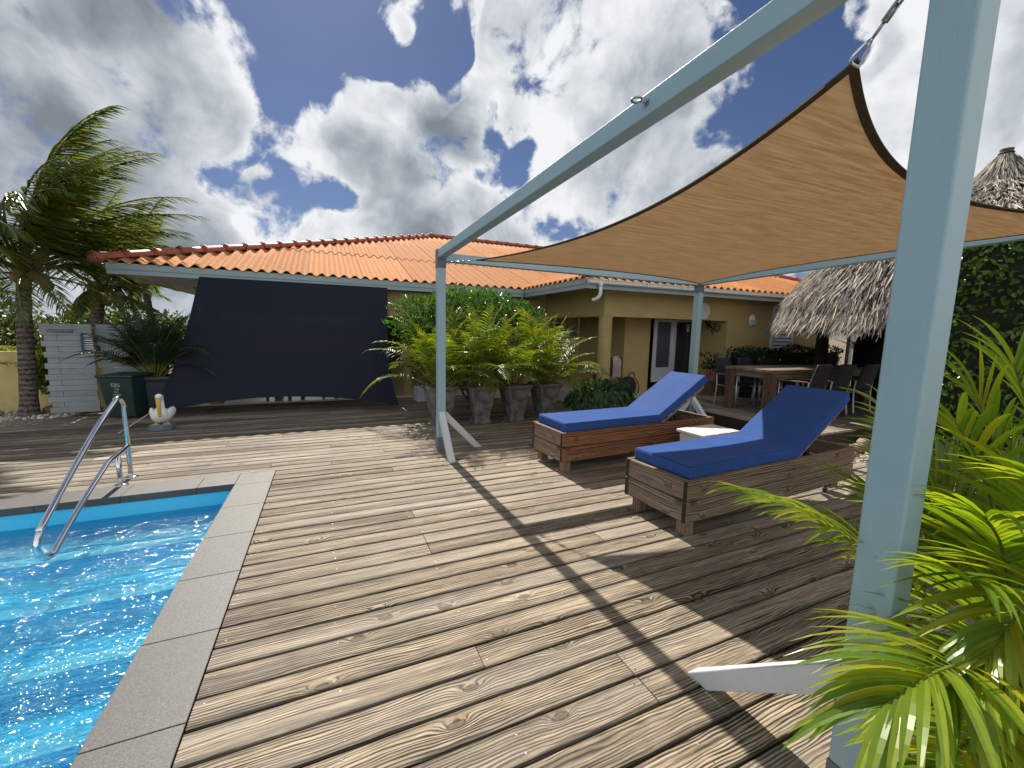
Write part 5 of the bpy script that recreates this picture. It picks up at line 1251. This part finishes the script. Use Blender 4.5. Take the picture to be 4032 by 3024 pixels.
q = MB(); q.box(0,3.1,0.014,0.05,1.28,1.42); q.box(0,3.1,0.014,0.05,1.78,1.86); q.box(0,3.1,0.014,0.05,0.25,0.35); q.build('rail', LOUV, t)
for x in (-0.04, 3.14):
    q = MB(); q.box(x-.04,x+.04,-.04,.04,-0.1,2.05); q.build('post', LOUV, t, bevel=0.004)
# ---- plant on a wooden stool in the recess
t = thing('wooden_stool', 'reddish plank stool in the porch recess carrying a potted plant', 'stool', (8.02,6.72,0.15), R(10))
q = MB(); q.box(-.24,.24,-.17,.17,0.30,0.335); q.build('stool_top', TBZ, t, bevel=0.004)
for i in range(4):
    q = MB(); q.box(-.22+i*0.118,-.13+i*0.118,-.15,.15,0.0,0.299); q.build('side_board', TBZ, t, bevel=0.004)
t = thing('potted_plant', 'leafy plant in a terracotta pot standing on the wooden stool', 'potted plant', (7.98,6.74,0.486))
q = MB(); q.lathe([(0.085,0.0),(0.11,0.12),(0.125,0.19),(0.135,0.19),(0.135,0.215),(0.115,0.215),(0.11,0.18)], 20, cap=True); q.build('pot', TERRA, t)
q = MB()
for i in range(150):
    d = (rvec()+Vector((0,0,.9))).normalized(); leafcard(q, Vector((0,0,.2))+d*U(.05,.42), (d+rvec()*.6).normalized(), d, U(.07,.14), U(.03,.05))
q.build('foliage', LF_LOW, t)
t = thing('pole_lamp', 'thin dark pole with a small lantern head in front of the porch door', 'pole lamp', (7.72,7.28,0.13))
q = MB(); q.tube([(0,0,0.02),(0,0,1.42)], 0.010, 8); q.lathe([(0.0,0.0),(0.10,0.0),(0.10,0.012),(0.012,0.022)], 20); q.build('pole', IRON, t, smooth=False)
q = MB(); q.box(-.035,.035,-.035,.035,1.50,1.60); q.lathe([(0.0,1.42),(0.03,1.44),(0.035,1.50)], 10); q.box(-.045,.045,-.045,.045,1.601,1.615); q.build('lantern', GALV, t, bevel=0.004)
# ---- towel chair and bag behind the shrub
t = thing('towel_chair', 'porch chair with a striped pale towel over its back beside the round column', 'chair', (5.62,7.45,0.13), R(15))
for (a, c) in ((-.2,-.2),(.2,-.2),(-.2,.2),(.2,.2)): bx('leg', DKZ, (a-.02,a+.02,c-.02,c+.02,0.0,0.42), parent=t)
bx('seat', DKZ, (-.23,.23,-.23,.23,0.421,0.45), bev=0.006, parent=t); bx('backrest', DKZ, (-.20,.20,-.225,-.20,0.451,0.86), bev=0.01, parent=t)
t2 = thing('towel', 'striped pale towel hanging over the chair back behind the column', 'towel', (5.62,7.45,0.13), R(15))
q = MB(); q.grid(lambda u, v: (-.14+.28*u, -.2125-(0.03 if v < .5 else -0.03)*min(1,abs(v-.5)*12)-0.010*math.sin(u*14)*abs(v-.5), 0.885-abs(v-.5)*0.92-0.03*(2*u-1)**2), 16, 24); q.build('cloth', TOWEL, t2, smooth=True, solid=0.008)
t = thing('beach_bag', 'dark soft bag lying on the porch floor behind the shrub', 'bag', (5.95,7.15,0.13), R(20))
q = MB(); q.blob((0,0,0.22), 0.26, 0.15, 0.23, 20, 12); q.build('bag_body', BAG, t, smooth=True)
q = MB(); q.tube(resample([(-.14,-.06,.40),(-.08,-.08,.52),(.08,-.08,.52),(.14,-.06,.40)], 14), 0.012, 6); q.tube(resample([(.1,-.12,.42),(.15,-.17,.25),(.16,-.16,.08)], 8), 0.012, 6); q.build('strap', BAG, t)
# ---- wall picture in the deep porch
t = thing('porch_picture', 'small blue-grey picture hanging on the deep porch wall beside the column', 'picture', (5.93,9.5,1.50))
bx('picture_frame', PLAQ, (-.13,.13,-.025,-.002,-.09,.09), bev=0.003, parent=t)
# ---- rocks and pebbles
random.seed(61)
lab = ['flat pinkish rock leaning on the raised deck skirt behind the near lounger','knobbly pale rock at the gravel edge behind the near lounger','small dark red rock in the pile behind the near lounger','round coral rock highest in the pile behind the near lounger','chipped grey rock lowest in the pile behind the near lounger']
for i, (x, y, s) in enumerate(((6.35,3.24,.08),(6.62,3.12,.09),(6.25,3.02,.06),(6.95,3.2,.10),(6.55,2.95,.06))):
    q = MB(); q.blob((0,0,0), s*1.3, s, s*0.75, 16, 10)
    q.v = [tuple(Vector(v)*(1+0.35*mn.noise(Vector(v)*9+Vector((i*3,0,0)))+0.15*mn.noise(Vector(v)*25))) for v in q.v]
    o = q.build('garden_rock', ROCKM, None, smooth=True); o.location = (x, y, s*0.45-0.04); o.rotation_euler = (U(-.4,.4),U(-.4,.4),U(0,6)); tag(o, lab[i], 'rock', 'rocks by the raised deck')
lab = ['pale rock at the foot of the garden wall, left of the coconut trunk','dark rock between the coconut trunk and the plank screen','reddish rock nearest the left picture edge']
for i, (x, y, s) in enumerate(((-5.0,9.35,.12),(-4.28,9.5,.11),(-5.5,9.1,.13))):
    q = MB(); q.blob((0,0,0), s*1.3, s, s*0.75, 16, 10)
    q.v = [tuple(Vector(v)*(1+0.35*mn.noise(Vector(v)*9+Vector((i*5,2,0)))+0.15*mn.noise(Vector(v)*25))) for v in q.v]
    o = q.build('garden_rock', ROCKM, None, smooth=True); o.location = (x, y, s*0.4-0.04); tag(o, lab[i], 'rock', 'rocks by the garden wall')
def pebbles(area, n, s0, s1, z):
    q = MB()
    for i in range(n):
        x, y = U(area[0], area[1]), U(area[2], area[3]); s = U(s0, s1)
        vs = [Vector((s*math.cos(a*1.0472+U(-.3,.3)), s*U(.6,1)*math.sin(a*1.0472), 0)) for a in range(6)]
        a = U(0,6.28); ca, sa = math.cos(a), math.sin(a)
        base = [(x+v.x*ca-v.y*sa, y+v.x*sa+v.y*ca, z) for v in vs]; topv = [(x+(v.x*ca-v.y*sa)*.6, y+(v.x*sa+v.y*ca)*.6, z+s*U(.5,.9)) for v in vs]
        q.add(base+topv, [(k,(k+1)%6,6+(k+1)%6,6+k) for k in range(6)]+[tuple(range(6,12))])
    return q
q = pebbles((5.8,11.0,0.3,3.35), 4200, 0.012, 0.036, -0.05); o = q.build('loose_pebbles', PEBBLE); o['kind'] = 'stuff'
q = pebbles((-6.5,-3.9,9.0,9.9), 700, 0.015, 0.045, -0.045); o = q.build('loose_pebbles', PEBBLE); o['kind'] = 'stuff'
# ---- two far birds
for i, p in enumerate(((-12.3,57.5,58.0),(-12.4,59.5,55.2))):
    o = thing('bird', ['dark bird gliding in the blue sky gap, the higher of two','dark bird gliding in the blue sky gap, the lower of two'][i], 'bird', p, R(30))
    q = MB(); q.tube([(0,-.25,0),(0,-.1,0),(0,.12,0),(0,.3,0)], [0.02,.06,.06,.01], 8)
    q.add([(0,-.08,.02),(.35,-.02,.12),(.75,.08,.02),(.35,.12,.10),(0,.1,.02)], [(0,1,3,4),(1,2,3)]); q.add([(0,-.08,.02),(-.35,-.02,.12),(-.75,.08,.02),(-.35,.12,.10),(0,.1,.02)], [(4,3,1,0),(3,2,1)])
    q.build('bird_body', IRON, o)
# ================================================================== NEAR PALM
random.seed(77)
t = thing('near_potted_palm', 'bright yellow-green palm with long glossy leaflets spilling around the near frame post', 'potted palm', (0,0,0))
PB = Vector((2.16,0.43,0.0))
q = MB(); q.lathe([(0.15,0.0),(0.17,0.05),(0.21,0.22),(0.225,0.27),(0.24,0.275),(0.24,0.305),(0.205,0.305),(0.20,0.27),(0.0,0.262)], 32, PB, cap=False); q.build('pot', STONEP, t, smooth=False)
F = [ # rachis control points, number of leaflets per side, leaflet length
 ([(2.10,0.47,0.28),(1.95,0.46,0.52),(1.76,0.445,0.70),(1.58,0.425,0.83),(1.44,0.41,0.905)], 22, 0.40),
 ([(2.08,0.44,0.27),(1.86,0.42,0.46),(1.60,0.40,0.63),(1.36,0.385,0.725),(1.19,0.385,0.75),(1.08,0.40,0.71)], 26, 0.36),
 ([(2.07,0.41,0.27),(1.82,0.38,0.42),(1.56,0.36,0.53),(1.34,0.345,0.565),(1.17,0.34,0.55)], 22, 0.32),
 ([(2.12,0.42,0.30),(2.04,0.40,0.58),(1.88,0.37,0.78),(1.66,0.35,0.87),(1.50,0.345,0.84),(1.38,0.345,0.76)], 22, 0.34),
 ([(2.18,0.46,0.30),(2.24,0.52,0.66),(2.25,0.60,1.00),(2.18,0.68,1.28)], 19, 0.44),
 ([(2.22,0.44,0.30),(2.30,0.50,0.74),(2.30,0.56,1.15),(2.22,0.62,1.42)], 19, 0.42),
 ([(2.15,0.49,0.29),(2.17,0.60,0.60),(2.12,0.72,0.84),(2.02,0.82,0.98)], 19, 0.40),
 ([(2.20,0.38,0.28),(2.22,0.28,0.55),(2.10,0.20,0.72),(1.92,0.15,0.78),(1.76,0.13,0.74)], 15, 0.30),
 ([(2.24,0.46,0.28),(2.42,0.52,0.60),(2.62,0.58,0.86),(2.80,0.62,0.98)], 20, 0.40),
 ([(2.24,0.50,0.28),(2.36,0.66,0.62),(2.42,0.84,0.90),(2.40,0.98,1.04)], 20, 0.40),
 ([(2.12,0.44,0.27),(1.96,0.43,0.36),(1.74,0.42,0.40),(1.52,0.40,0.36)], 14, 0.28),
 ([(2.16,0.48,0.30),(2.12,0.54,0.75),(2.04,0.60,1.06),(1.92,0.64,1.22)], 13, 0.36),
 ([(2.10,0.40,0.27),(1.92,0.33,0.44),(1.72,0.28,0.52),(1.54,0.25,0.50),(1.40,0.24,0.43)], 15, 0.28),
]
F += [([(2.08,0.43,0.27),(1.88,0.415,0.50),(1.66,0.40,0.66),(1.45,0.39,0.72),(1.30,0.39,0.68)], 24, 0.38),
 ([(2.06,0.39,0.26),(1.84,0.345,0.36),(1.62,0.32,0.42),(1.42,0.305,0.40),(1.27,0.30,0.33)], 22, 0.32),
 ([(2.10,0.36,0.26),(1.98,0.25,0.42),(1.82,0.17,0.48),(1.66,0.11,0.44)], 20, 0.30),
 ([(2.12,0.46,0.30),(1.98,0.47,0.66),(1.80,0.465,0.90),(1.62,0.455,1.02)], 22, 0.40),
 ([(2.14,0.44,0.30),(2.06,0.42,0.72),(1.93,0.40,0.98),(1.78,0.385,1.10)], 20, 0.38)]
for k in range(12):
    az = R(-70+k*19+U(-6,6)); F.append(([tuple(v) for v in curve_pts(PB+Vector((0.02,0.03,0.27)), az, R(U(42,78)), U(0.75,1.15), 1.0, 5)], 18, U(.30,.40)))
fl, sk, dry = MB(), MB(), MB()
for (pts, nl, ll) in F:
    pp = resample(pts, 14)
    n_ = len(pp)-1
    sk.tube(pp, [0.0085*(1-0.75*i/n_) for i in range(n_+1)], 7)
    for i in range(nl):
        f = 0.28+0.72*(i+0.5)/nl; tt = f*n_; k = min(int(tt), n_-1); p = pp[k].lerp(pp[k+1], tt-k); tan = (pp[k+1]-pp[k]).normalized()
        sd = tan.cross(Vector((0,0,1))).normalized(); up = sd.cross(tan); g = (f-.28)/.72
        L = ll*(0.62+0.38*math.sin(math.pi*min(1, g*1.05+.15)))
        for s in (-1, 1):
            d = sd*s*(1-0.45*g)+tan*(0.75+0.8*g)+up*0.30+rvec()*0.10
            LL, w = L*U(.85,1.15), 0.0205*U(.75,1.2)
            ribbon(fl, p, d, up, LL, w, U(0.75,1.25), 7, 0.16, (0,0,0), (0.5,0.95,1.0,0.9,0.55,0.05))
fl.build('foliage', LF_NEAR, t); sk.build('stems', STALK, t, smooth=True)
random.seed(78)
for i in range(16):
    az = U(0,6.28); L = U(.18,.34); ribbon(dry, PB+Vector((math.cos(az)*.1,math.sin(az)*.1,.28)), Vector((math.cos(az),math.sin(az),.35)), (0,0,1), L, .018, 1.8, 6, .15)
dry.build('dry_leaflets', DEADL, t)
print('objects', len(bpy.data.objects))
